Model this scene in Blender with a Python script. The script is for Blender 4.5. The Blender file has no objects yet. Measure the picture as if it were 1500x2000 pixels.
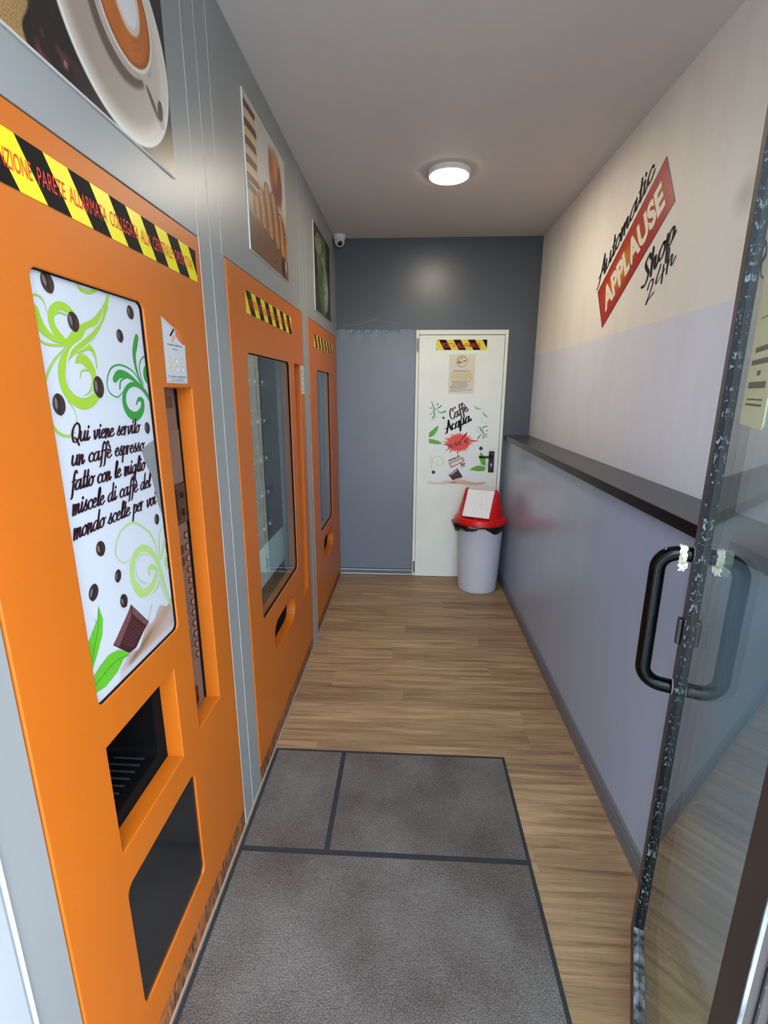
import bpy, bmesh, math, random
import numpy as np
from mathutils import Vector, Matrix

random.seed(7)
SC = bpy.context.scene
COL = SC.collection
PI = math.pi

# ------------------------------------------------------------------ camera, world, exposure
CAM_H = 1.6
cd = bpy.data.cameras.new('camera'); cam = bpy.data.objects.new('camera', cd); COL.objects.link(cam)
cd.sensor_fit = 'VERTICAL'; cd.sensor_height = 36.0; cd.lens = 36.0 * 943.86 / 2000.0
cd.clip_start = 0.02; cd.clip_end = 100
pitch, yaw, roll = math.radians(14.041), math.radians(3.018), math.radians(0.176)
cam.location = (0, 0, CAM_H)
cam.matrix_world = Matrix.Translation((0, 0, CAM_H)) @ Matrix.Rotation(yaw, 4, 'Z') @ Matrix.Rotation(PI / 2 - pitch, 4, 'X') @ Matrix.Rotation(roll, 4, 'Z')
SC.camera = cam

W = bpy.data.worlds.new('overcast_sky'); SC.world = W; W.use_nodes = True
bg = W.node_tree.nodes['Background']
# overcast sky above a grey street front
_n = W.node_tree; _tc = _n.nodes.new('ShaderNodeTexCoord'); _sx = _n.nodes.new('ShaderNodeSeparateXYZ'); _n.links.new(_tc.outputs['Generated'], _sx.inputs[0])
_rp = _n.nodes.new('ShaderNodeValToRGB'); _e = _rp.color_ramp.elements
_e[0].position = 0.06; _e[0].color = (0.22, 0.23, 0.25, 1); _e[1].position = 0.15; _e[1].color = (0.76, 0.86, 1.0, 1)
_n.links.new(_sx.outputs['Z'], _rp.inputs[0]); _n.links.new(_rp.outputs[0], bg.inputs[0]); bg.inputs[1].default_value = 3.1
SC.view_settings.view_transform = 'Standard'; SC.view_settings.look = 'None'
SC.view_settings.gamma = 1; SC.view_settings.use_curve_mapping = False
SC.view_settings.exposure = 1.75
LAMP_POWER = 42.0
try:
    SC.cycles.max_bounces = 14; SC.cycles.diffuse_bounces = 8; SC.cycles.glossy_bounces = 6; SC.cycles.transparent_max_bounces = 16
    SC.cycles.sample_clamp_indirect = 6
except Exception: pass

# ------------------------------------------------------------------ colour and materials
def lin(c):
    return tuple((v / 12.92 if v <= 0.04045 else ((v + 0.055) / 1.055) ** 2.4) for v in c)
def rgb(r, g, b): return lin((r / 255, g / 255, b / 255)) + (1.0,)
MATS = {}
# reflectance trims, linear, matched against the other surfaces at the exposure above
REFL = {'orange_laminate': .70, 'orange_edge': .72, 'grey_laminate': .74, 'back_wall_grey_paint': .70, 'back_wall_lower_board': .80, 'white_sign_print': .74, 'white_label_paper': .76,
        'grey_mat_pile': .64, 'dark_mat_border': .7, 'hazard_yellow': .82, 'lime_print': .78, 'pale_lime_print': .78, 'green_print': .78, 'leaf_print': .8, 'leaf_vein_print': .8, 'torn_sign_backing': .72,
        'worn_chipboard': .85, 'beige_metal': .75, 'beige_floor_strip': .72, 'button_copper': .75, 'bean_print': .7, 'bean_highlight_print': .7, 'chocolate_print': .7, 'chocolate_light_print': .7, 'dark_bronze_frame': .8,
        'pale_facade_paint': .52, 'banner_red': .9}
def mat(name, col, rough=0.5, metal=0.0, spec=0.5, bump=0.0, bscale=200, var=0.0, vscale=6.0, coat=0.0, vstretch=None, col2=None):
    """principled material, with optional noise variation between col and col2 and noise bump"""
    if name in MATS: return MATS[name]
    k_ = REFL.get(name, 1.0); col = tuple(v * k_ for v in col[:3]) + (1,)
    if col2: col2 = tuple(v * k_ for v in col2[:3]) + (1,)
    m = bpy.data.materials.new(name); m.use_nodes = True
    nt = m.node_tree; p = nt.nodes['Principled BSDF']
    p.inputs['Base Color'].default_value = col
    p.inputs['Roughness'].default_value = rough; p.inputs['Metallic'].default_value = metal
    p.inputs['Specular IOR Level'].default_value = spec
    if coat: p.inputs['Coat Weight'].default_value = coat; p.inputs['Coat Roughness'].default_value = 0.1
    if var or bump:
        tc = nt.nodes.new('ShaderNodeTexCoord'); mp = nt.nodes.new('ShaderNodeMapping')
        nt.links.new(tc.outputs['Object'], mp.inputs[0])
        if vstretch: mp.inputs['Scale'].default_value = vstretch
    if var:
        n = nt.nodes.new('ShaderNodeTexNoise'); n.inputs['Scale'].default_value = vscale; n.inputs['Detail'].default_value = 6
        nt.links.new(mp.outputs[0], n.inputs['Vector'])
        r = nt.nodes.new('ShaderNodeValToRGB')
        r.color_ramp.elements[0].position = 0.35; r.color_ramp.elements[1].position = 0.65
        c2 = col2 if col2 else tuple(v * (1 - var) for v in col[:3]) + (1,)
        r.color_ramp.elements[0].color = c2; r.color_ramp.elements[1].color = col
        nt.links.new(n.outputs['Fac'], r.inputs[0]); nt.links.new(r.outputs[0], p.inputs['Base Color'])
    if bump:
        n2 = nt.nodes.new('ShaderNodeTexNoise'); n2.inputs['Scale'].default_value = bscale; n2.inputs['Detail'].default_value = 3
        nt.links.new(tc.outputs['Object'], n2.inputs['Vector'])
        b = nt.nodes.new('ShaderNodeBump'); b.inputs['Strength'].default_value = bump; b.inputs['Distance'].default_value = 0.002
        nt.links.new(n2.outputs['Fac'], b.inputs['Height']); nt.links.new(b.outputs[0], p.inputs['Normal'])
    MATS[name] = m
    return m

def thin_glass(name, tint):
    m = bpy.data.materials.new(name); m.use_nodes = True; nt = m.node_tree
    nt.nodes.remove(nt.nodes['Principled BSDF']); out = nt.nodes['Material Output']
    geo = nt.nodes.new('ShaderNodeNewGeometry')
    ior = nt.nodes.new('ShaderNodeMapRange'); ior.inputs['To Min'].default_value = 1.5; ior.inputs['To Max'].default_value = 1 / 1.5
    nt.links.new(geo.outputs['Backfacing'], ior.inputs['Value'])
    fr = nt.nodes.new('ShaderNodeFresnel'); nt.links.new(ior.outputs[0], fr.inputs['IOR'])
    tr = nt.nodes.new('ShaderNodeBsdfTransparent'); tr.inputs[0].default_value = tint
    gl = nt.nodes.new('ShaderNodeBsdfGlossy'); gl.inputs['Roughness'].default_value = 0.0; gl.inputs[0].default_value = (0.95, 1, 1, 1)
    mx = nt.nodes.new('ShaderNodeMixShader')
    nt.links.new(fr.outputs[0], mx.inputs[0]); nt.links.new(tr.outputs[0], mx.inputs[1]); nt.links.new(gl.outputs[0], mx.inputs[2])
    nt.links.new(mx.outputs[0], out.inputs[0]); MATS[name] = m
    return m

def vcol_mat(name, rough=0.35):
    if name in MATS: return MATS[name]
    m = bpy.data.materials.new(name); m.use_nodes = True; nt = m.node_tree
    a = nt.nodes.new('ShaderNodeAttribute'); a.attribute_name = 'print'
    p = nt.nodes['Principled BSDF']; p.inputs['Roughness'].default_value = rough
    nt.links.new(a.outputs['Color'], p.inputs['Base Color']); MATS[name] = m
    return m

def wood_floor():
    m = bpy.data.materials.new('oak_vinyl_planks'); m.use_nodes = True; nt = m.node_tree; L = nt.links
    p = nt.nodes['Principled BSDF']; p.inputs['Roughness'].default_value = 0.5
    tc = nt.nodes.new('ShaderNodeTexCoord')
    br = nt.nodes.new('ShaderNodeTexBrick'); br.offset = 0.0; br.offset_frequency = 2
    br.inputs['Scale'].default_value = 1.0; br.inputs['Brick Width'].default_value = 1.18; br.inputs['Row Height'].default_value = 0.148
    br.inputs['Mortar Size'].default_value = 0.0005; br.inputs['Mortar Smooth'].default_value = 0.2
    br.inputs['Color1'].default_value = (0.15, 0.15, 0.15, 1); br.inputs['Color2'].default_value = (0.95, 0.95, 0.95, 1); br.inputs['Mortar'].default_value = (0.0, 0.0, 0.0, 1)
    sp = nt.nodes.new('ShaderNodeSeparateXYZ'); L.new(tc.outputs['Object'], sp.inputs[0])
    dv_ = nt.nodes.new('ShaderNodeMath'); dv_.operation = 'DIVIDE'; dv_.inputs[1].default_value = 0.148; L.new(sp.outputs['Y'], dv_.inputs[0])
    flr = nt.nodes.new('ShaderNodeMath'); flr.operation = 'FLOOR'; L.new(dv_.outputs[0], flr.inputs[0])
    wn = nt.nodes.new('ShaderNodeTexWhiteNoise'); wn.noise_dimensions = '1D'; L.new(flr.outputs[0], wn.inputs['W'])
    ma = nt.nodes.new('ShaderNodeMath'); ma.operation = 'MULTIPLY_ADD'; ma.inputs[1].default_value = 3.7; L.new(wn.outputs['Value'], ma.inputs[0]); L.new(sp.outputs['X'], ma.inputs[2])
    cb = nt.nodes.new('ShaderNodeCombineXYZ'); L.new(ma.outputs[0], cb.inputs['X']); L.new(sp.outputs['Y'], cb.inputs['Y'])
    L.new(cb.outputs[0], br.inputs['Vector'])
    # grain along x, shifted per plank
    sh = nt.nodes.new('ShaderNodeVectorMath'); sh.operation = 'MULTIPLY'; sh.inputs[1].default_value = (7, 5, 3)
    L.new(br.outputs['Color'], sh.inputs[0])
    mp = nt.nodes.new('ShaderNodeMapping'); mp.inputs['Scale'].default_value = (1.3, 20, 1)
    L.new(tc.outputs['Object'], mp.inputs[0])
    ad = nt.nodes.new('ShaderNodeVectorMath'); ad.operation = 'ADD'
    L.new(mp.outputs[0], ad.inputs[0]); L.new(sh.outputs[0], ad.inputs[1])
    n1 = nt.nodes.new('ShaderNodeTexNoise'); n1.inputs['Scale'].default_value = 1.6; n1.inputs['Detail'].default_value = 7; n1.inputs['Roughness'].default_value = 0.62; n1.inputs['Distortion'].default_value = 0.6
    L.new(ad.outputs[0], n1.inputs['Vector'])
    mp2 = nt.nodes.new('ShaderNodeMapping'); mp2.inputs['Scale'].default_value = (5, 220, 1); L.new(tc.outputs['Object'], mp2.inputs[0])
    n2 = nt.nodes.new('ShaderNodeTexNoise'); n2.inputs['Scale'].default_value = 1.0; n2.inputs['Detail'].default_value = 5; L.new(mp2.outputs[0], n2.inputs['Vector'])
    r = nt.nodes.new('ShaderNodeValToRGB'); e = r.color_ramp.elements
    e[0].position = 0.30; e[0].color = rgb(122, 92, 68); e[1].position = 0.70; e[1].color = rgb(190, 156, 120)
    x = r.color_ramp.elements.new(0.5); x.color = rgb(160, 130, 97)
    L.new(n1.outputs['Fac'], r.inputs[0])
    r2 = nt.nodes.new('ShaderNodeValToRGB'); r2.color_ramp.elements[0].position = 0.38; r2.color_ramp.elements[0].color = (0.84, 0.83, 0.81, 1); r2.color_ramp.elements[1].position = 0.6; r2.color_ramp.elements[1].color = (1, 1, 1, 1)
    L.new(n2.outputs['Fac'], r2.inputs[0])
    mul = nt.nodes.new('ShaderNodeMix'); mul.data_type = 'RGBA'; mul.blend_type = 'MULTIPLY'; mul.inputs[0].default_value = 1
    L.new(r.outputs[0], mul.inputs[6]); L.new(r2.outputs[0], mul.inputs[7])
    r3 = nt.nodes.new('ShaderNodeValToRGB'); e3 = r3.color_ramp.elements
    e3[0].position = 0.0; e3[0].color = (0.6, 0.57, 0.55, 1); e3[1].position = 1; e3[1].color = (1.0, 1.0, 1.0, 1)
    y = e3.new(0.14); y.color = (0.74, 0.73, 0.71, 1)
    L.new(br.outputs['Color'], r3.inputs[0])
    mul2 = nt.nodes.new('ShaderNodeMix'); mul2.data_type = 'RGBA'; mul2.blend_type = 'MULTIPLY'; mul2.inputs[0].default_value = 1
    L.new(mul.outputs[2], mul2.inputs[6]); L.new(r3.outputs[0], mul2.inputs[7])
    L.new(mul2.outputs[2], p.inputs['Base Color'])
    b = nt.nodes.new('ShaderNodeBump'); b.inputs['Strength'].default_value = 0.15; b.inputs['Distance'].default_value = 0.001
    L.new(n2.outputs['Fac'], b.inputs['Height']); L.new(b.outputs[0], p.inputs['Normal'])
    return m

M_orange = mat('orange_laminate', rgb(216, 112, 18), 0.42, bump=0.12, bscale=420, var=0.04, vscale=3)
M_orange_edge = mat('orange_edge', rgb(222, 112, 26), 0.35)
M_facade = mat('grey_laminate', rgb(158, 161, 160), 0.38, bump=0.1, bscale=380, var=0.05, vscale=2.5)
M_pale = mat('pale_facade_paint', rgb(214, 220, 224), 0.4)
M_seam_l = mat('white_laminate_edge', rgb(232, 232, 228), 0.5); M_seam_g = mat('pale_grey_edge_and_highlight', rgb(186, 190, 190), 0.5)
M_seam_d = mat('dark_seam_joint', rgb(80, 82, 84), 0.8)
M_black = mat('black_plastic', rgb(14, 13, 15), 0.25)
M_blackm = mat('black_matte', rgb(14, 13, 14), 0.8, spec=.1)
M_worn = mat('worn_chipboard', rgb(172, 104, 50), 0.7, var=0.6, vscale=11, vstretch=(1, 7, 2), col2=rgb(62, 42, 30))
M_ceil = mat('ceiling_paint', rgb(196, 188, 183), 0.75, bump=0.15, bscale=260)
M_back = mat('back_wall_grey_paint', rgb(94, 102, 110), 0.33, bump=0.12, bscale=30, var=0.05, vscale=2)
M_backlow = mat('back_wall_lower_board', rgb(124, 134, 149), 0.3, bump=0.1, bscale=60, var=0.05, vscale=2)
M_wain = mat('blue_grey_wainscot', rgb(154, 168, 189), 0.24, bump=0.05, bscale=90, var=0.05, vscale=1.5, vstretch=(1, 3, .6))
M_base = mat('grey_baseboard', rgb(98, 102, 108), 0.4)
M_shelf = mat('black_shelf_top', rgb(46, 46, 46), 0.3)
M_shelfe = mat('black_shelf_edge', rgb(14, 12, 12), 0.3, spec=.2)
M_white = mat('white_paint', rgb(222, 222, 216), 0.5)
M_door = mat('pale_door_paint', rgb(230, 236, 228), 0.35, bump=0.08, bscale=40, var=0.06, vscale=4)
M_frame = mat('pale_door_frame', rgb(228, 232, 222), 0.4)
M_steel = mat('hinge_steel', rgb(150, 150, 148), 0.35, metal=0.8)
M_chrome = mat('chrome', rgb(215, 215, 215), 0.12, metal=1)
M_yellow = mat('hazard_yellow', rgb(244, 224, 20), 0.35)
M_hblack = mat('hazard_black', rgb(18, 16, 16), 0.6, spec=.15)
M_redink = mat('red_ink', rgb(206, 40, 30), 0.5)
M_paper = mat('white_sign_print', rgb(214, 218, 226), 0.35, bump=0.05, bscale=300)
M_label = mat('white_label_paper', rgb(212, 214, 218), 0.4)
M_ink = mat('dark_ink', rgb(40, 18, 26), 0.6, spec=.15)
M_inkb = mat('black_ink', rgb(20, 20, 22), 0.6, spec=.15)
M_inkg = mat('grey_ink', rgb(120, 116, 112), 0.5)
M_inkbl = mat('blue_ink', rgb(60, 110, 160), 0.5)
M_lime = mat('lime_print', rgb(158, 200, 52), 0.4)
M_limepale = mat('pale_lime_print', rgb(176, 212, 118), 0.4)
M_limefaint = mat('faint_lime_print', rgb(214, 226, 160), 0.4)
M_green = mat('green_print', rgb(44, 146, 56), 0.4)
M_leaf = mat('leaf_print', rgb(98, 186, 42), 0.4)
M_leafd = mat('leaf_vein_print', rgb(60, 146, 34), 0.4)
M_bean = mat('bean_print', rgb(58, 42, 40), 0.4)
M_beanh = mat('bean_highlight_print', rgb(120, 108, 106), 0.4)
M_beanl = mat('bean_crease_print', rgb(20, 14, 14), 0.4)
M_choc = mat('chocolate_print', rgb(66, 28, 34), 0.4)
M_choch = mat('chocolate_light_print', rgb(120, 74, 76), 0.4)
M_peel = mat('torn_sign_backing', rgb(140, 142, 144), 0.6)
M_burst = mat('burst_red_print', rgb(222, 74, 58), 0.4)
M_burstd = mat('burst_dark_print', rgb(170, 60, 60), 0.4)
M_red = mat('red_plastic', rgb(200, 12, 18), 0.3)
M_flap = mat('white_plastic', rgb(226, 228, 230), 0.4)
M_binb = mat('grey_bin_plastic', rgb(196, 200, 210), 0.45, bump=0.05)
M_bag = mat('black_bin_liner', rgb(18, 18, 20), 0.28, bump=0.6, bscale=60)
M_frameblk = mat('dark_bronze_frame', rgb(52, 44, 42), 0.4)
M_scratch = mat('scratched_black_paint', rgb(14, 17, 20), 0.35, spec=.2, var=0.5, vscale=190, vstretch=(1, 1, .45), col2=rgb(120, 130, 136))
_r = [n for n in M_scratch.node_tree.nodes if n.type == 'VALTORGB'][0]
_r.color_ramp.elements[0].position = 0.36; _r.color_ramp.elements[1].position = 0.42
M_bare = mat('bare_scuffed_edge', rgb(150, 158, 166), 0.4, var=0.5, vscale=40, vstretch=(1, 1, .3), col2=rgb(40, 42, 46))
M_tissue = mat('cream_tissue', rgb(228, 222, 200), 0.9, bump=0.5)
M_matc = mat('grey_mat_pile', rgb(142, 136, 130), 0.95, spec=.1, bump=1.0, bscale=230, var=0.30, vscale=3.2, col2=rgb(112, 102, 97))
_n = M_matc.node_tree; _p = _n.nodes['Principled BSDF']; _l = [l for l in _n.links if l.to_socket == _p.inputs['Base Color']][0]; _src = _l.from_socket
_f = _n.nodes.new('ShaderNodeTexNoise'); _f.inputs['Scale'].default_value = 300; _f.inputs['Detail'].default_value = 4; _f.inputs['Roughness'].default_value = .7
_c = [x for x in _n.nodes if x.type == 'TEX_COORD'][0]; _n.links.new(_c.outputs['Object'], _f.inputs['Vector'])
_g = _n.nodes.new('ShaderNodeValToRGB'); _g.color_ramp.elements[0].position = .36; _g.color_ramp.elements[0].color = (.42, .41, .40, 1); _g.color_ramp.elements[1].position = .62; _g.color_ramp.elements[1].color = (1.15, 1.15, 1.15, 1)
_n.links.new(_f.outputs['Fac'], _g.inputs[0]); _m = _n.nodes.new('ShaderNodeMix'); _m.data_type = 'RGBA'; _m.blend_type = 'MULTIPLY'; _m.inputs[0].default_value = 1
_n.links.new(_src, _m.inputs[6]); _n.links.new(_g.outputs[0], _m.inputs[7]); _n.links.new(_m.outputs[2], _p.inputs['Base Color'])
[b for b in _n.nodes if b.type == 'BUMP'][0].inputs['Distance'].default_value = .004
M_matd = mat('dark_mat_border', rgb(42, 43, 48), 0.9, bump=0.6, bscale=330)
M_sticker = mat('pale_green_sticker', rgb(198, 206, 168), 0.5)
M_beige = mat('beige_metal', rgb(128, 104, 92), 0.4)
M_cav = mat('machine_interior', rgb(44, 44, 46), 0.5)
M_cavbox = mat('pale_blue_sheet', rgb(176, 196, 206), 0.5)
M_glass = thin_glass('clear_glass', (0.90, 0.95, 0.94, 1))
M_doorglass = thin_glass('green_tinted_glass', (0.80, 0.88, 0.87, 1))
M_smoke = mat('smoked_window', rgb(26, 27, 28), 0.12, spec=0.4)
M_pave = mat('pavement', rgb(190, 190, 188), 0.9, var=0.1)
M_cam = mat('camera_white', rgb(206, 202, 196), 0.4)
M_red2 = mat('banner_red', rgb(196, 40, 34), 0.45)

# ------------------------------------------------------------------ object helpers
ORG = {}
def tag(o, label=None, cat=None, group=None, kind=None):
    if label: o['label'] = label
    if cat: o['category'] = cat
    if group: o['group'] = group
    if kind: o['kind'] = kind
    return o
def thing(name, loc, label, cat, group=None, kind=None):
    o = bpy.data.objects.new(name, None); COL.objects.link(o); o.location = loc; o.empty_display_size = 0.05
    ORG[o.name] = Vector(loc); return tag(o, label, cat, group, kind)
def link_mesh(name, me, parent=None, base=None, m=None, smooth=False):
    """me has world coordinates; moved so the object origin is its parent's or its own base"""
    if parent is not None: org = ORG[parent.name]
    elif base is not None: org = Vector(base)
    else:
        c = np.empty(len(me.vertices) * 3, 'f'); me.vertices.foreach_get('co', c); c = c.reshape(-1, 3)
        mn, mx = c.min(0), c.max(0); org = Vector(((mn[0] + mx[0]) / 2, (mn[1] + mx[1]) / 2, mn[2]))
    me.transform(Matrix.Translation(-org))
    o = bpy.data.objects.new(name, me); COL.objects.link(o); ORG[o.name] = org
    if parent is not None: o.parent = parent
    else: o.location = org
    if m is not None:
        me.materials.clear(); me.materials.append(m)
    if smooth:
        me.polygons.foreach_set('use_smooth', [True] * len(me.polygons))
    return o
def obj(name, bm, m, parent=None, smooth=False, bevel=0, base=None, seg=2):
    me = bpy.data.meshes.new(name); bm.normal_update(); bm.to_mesh(me); bm.free()
    o = link_mesh(name, me, parent, base, m, smooth)
    if bevel:
        b = o.modifiers.new('bevel', 'BEVEL'); b.width = bevel; b.segments = seg; b.limit_method = 'ANGLE'; b.angle_limit = 0.7
    return o
def struct(name, bm, m, parent=None, **k):
    o = obj(name, bm, m, parent, **k)
    if parent is None: o['kind'] = 'structure'
    return o
def BM(): return bmesh.new()
def add_box(bm, x0, x1, y0, y1, z0, z1):
    vs = [bm.verts.new(p) for p in [(x0, y0, z0), (x1, y0, z0), (x1, y1, z0), (x0, y1, z0), (x0, y0, z1), (x1, y0, z1), (x1, y1, z1), (x0, y1, z1)]]
    for f in [(0, 3, 2, 1), (4, 5, 6, 7), (0, 1, 5, 4), (1, 2, 6, 5), (2, 3, 7, 6), (3, 0, 4, 7)]: bm.faces.new([vs[i] for i in f])
    return bm
def bx(*a): return add_box(BM(), *a)
def add_lathe(bm, c, prof, n=48, axis=None):
    """prof = [(r, h)...] round a vertical axis at c, or round axis matrix"""
    rings = []
    for r, h in prof:
        ring = []
        for i in range(n):
            a = 2 * PI * i / n; p = Vector((r * math.cos(a), r * math.sin(a), h))
            if axis is not None: p = axis @ p
            ring.append(bm.verts.new(Vector(c) + p))
        rings.append(ring)
    for a, b in zip(rings, rings[1:]):
        for i in range(n): bm.faces.new((a[i], a[(i + 1) % n], b[(i + 1) % n], b[i]))
    bm.faces.new(list(reversed(rings[0]))); bm.faces.new(rings[-1])
    return bm
def axis_to(v):
    return Vector(v).normalized().to_track_quat('Z', 'Y').to_matrix()
def add_tube(bm, pts, r, n=16):
    pts = [Vector(p) for p in pts]; rings = []; up = None
    for i, p in enumerate(pts):
        t = (pts[min(i + 1, len(pts) - 1)] - pts[max(i - 1, 0)]).normalized()
        if up is None: up = t.orthogonal().normalized()
        up = (up - t * up.dot(t)).normalized(); s = t.cross(up)
        rr = r[i] if isinstance(r, (list, tuple)) else r
        rings.append([bm.verts.new(p + (up * math.cos(2 * PI * k / n) + s * math.sin(2 * PI * k / n)) * rr) for k in range(n)])
    for a, b in zip(rings, rings[1:]):
        for k in range(n): bm.faces.new((a[k], a[(k + 1) % n], b[(k + 1) % n], b[k]))
    bm.faces.new(list(reversed(rings[0]))); bm.faces.new(rings[-1])
    return bm

class Surf:
    """a flat surface: a runs to the right as seen by somebody facing it, b runs up, off comes out of it"""
    def __init__(s, o, right, up, out): s.o, s.r, s.u, s.n = Vector(o), Vector(right), Vector(up), Vector(out)
    def p(s, a, b, off=0): return s.o + s.r * a + s.u * b + s.n * off
    def mat(s, off=0):
        m = Matrix((s.r, s.u, s.n)).transposed().to_4x4(); m.translation = s.o + s.n * off; return m
XL, XR, YB, ZC = -0.60, 0.98, 4.08, 2.735
LEFT = Surf((XL, 0, 0), (0, 1, 0), (0, 0, 1), (1, 0, 0))        # a = world y
RIGHT = Surf((XR, 0, 0), (0, -1, 0), (0, 0, 1), (-1, 0, 0))     # a = -world y
BACK = Surf((0, YB, 0), (1, 0, 0), (0, 0, 1), (0, -1, 0))

def rrect(a0, a1, b0, b1, r=0.0, n=6):
    if r <= 0: return [(a0, b0), (a1, b0), (a1, b1), (a0, b1)]
    out = []
    for cx, cy, s in ((a1 - r, b0 + r, -90), (a1 - r, b1 - r, 0), (a0 + r, b1 - r, 90), (a0 + r, b0 + r, 180)):
        for i in range(n + 1):
            t = math.radians(s + 90 * i / n); out.append((cx + r * math.cos(t), cy + r * math.sin(t)))
    return out
def circ(a, b, r, n=24, ry=None, rot=0):
    ry = ry or r; out = []
    for i in range(n):
        t = 2 * PI * i / n; x, y = r * math.cos(t), ry * math.sin(t)
        out.append((a + x * math.cos(rot) - y * math.sin(rot), b + x * math.sin(rot) + y * math.cos(rot)))
    return out
def plate(name, S, outer, holes, off_back, off_front, m, parent=None, bevel=0, base=None):
    """flat plate with holes, from off_back to off_front"""
    cu = bpy.data.curves.new(name, 'CURVE'); cu.dimensions = '2D'; cu.fill_mode = 'BOTH'
    for poly in [outer] + list(holes):
        sp = cu.splines.new('POLY'); sp.points.add(len(poly) - 1); sp.use_cyclic_u = True
        for i, (a, b) in enumerate(poly): sp.points[i].co = (a, b, 0, 1)
    cu.extrude = (off_front - off_back) / 2 - bevel
    if bevel: cu.bevel_depth = bevel; cu.offset = -bevel; cu.bevel_resolution = 2
    t = bpy.data.objects.new('tmp', cu); COL.objects.link(t)
    dg = bpy.context.evaluated_depsgraph_get(); me = bpy.data.meshes.new_from_object(t.evaluated_get(dg))
    bpy.data.objects.remove(t); bpy.data.curves.remove(cu)
    me.name = name; me.transform(S.mat((off_front + off_back) / 2)); me.polygons.foreach_set('use_smooth', [False] * len(me.polygons))
    bm = BM(); bm.from_mesh(me); bmesh.ops.remove_doubles(bm, verts=bm.verts, dist=1e-5); bmesh.ops.recalc_face_normals(bm, faces=bm.faces)
    bm.to_mesh(me); bm.free()
    return link_mesh(name, me, parent, base, m)
def add_poly(bm, S, pts, off):
    if isinstance(pts[0][0], (list, tuple)): 
        for q in pts: add_poly(bm, S, q, off)
        return bm
    f = bm.faces.new([bm.verts.new(S.p(a, b, off)) for a, b in pts])
    f.normal_update()
    if f.normal.dot(S.n) < 0: f.normal_flip()
    bmesh.ops.triangulate(bm, faces=[f])
    return bm
def spline(pts, k=8):
    if len(pts) < 3: return pts
    P = [np.array(p, float) for p in pts]; P = [2 * P[0] - P[1]] + P + [2 * P[-1] - P[-2]]; out = []
    for i in range(1, len(P) - 2):
        for j in range(k):
            t = j / k
            out.append(0.5 * ((2 * P[i]) + (-P[i - 1] + P[i + 1]) * t + (2 * P[i - 1] - 5 * P[i] + 4 * P[i + 1] - P[i + 2]) * t * t + (-P[i - 1] + 3 * P[i] - 3 * P[i + 1] + P[i + 2]) * t ** 3))
    out.append(P[-2]); return [tuple(p) for p in out]
def add_ribbon(bm, S, pts, off, k=8, wf=None):
    """pts = (a, b, width); a painted stroke with round ends; each stroke sits a hair higher"""
    q = spline(pts, k); n = len(q); L, R = [], []
    for i, p in enumerate(q):
        t = (np.array(q[min(i + 1, n - 1)][:2]) - np.array(q[max(i - 1, 0)][:2])); l = np.hypot(*t) or 1; t = t / l
        w = max(p[2], 0.0004) * (wf(t) if wf else 1) / 2
        L.append((p[0] - t[1] * w, p[1] + t[0] * w)); R.append((p[0] + t[1] * w, p[1] - t[0] * w))
    vl = [bm.verts.new(S.p(a, b, off)) for a, b in L]; vr = [bm.verts.new(S.p(a, b, off)) for a, b in R]
    for i in range(n - 1):
        bm.faces.new((vr[i], vr[i + 1], vl[i + 1], vl[i]))
    for e, sgn in ((0, -1), (n - 1, 1)):
        a, b = np.array(L[e]), np.array(R[e]); c = (a + b) / 2; r = np.hypot(*(a - b)) / 2
        if r > 0.0003:
            add_poly(bm, S, circ(c[0], c[1], r, 10), off + 0.00005)
    return bm

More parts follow.
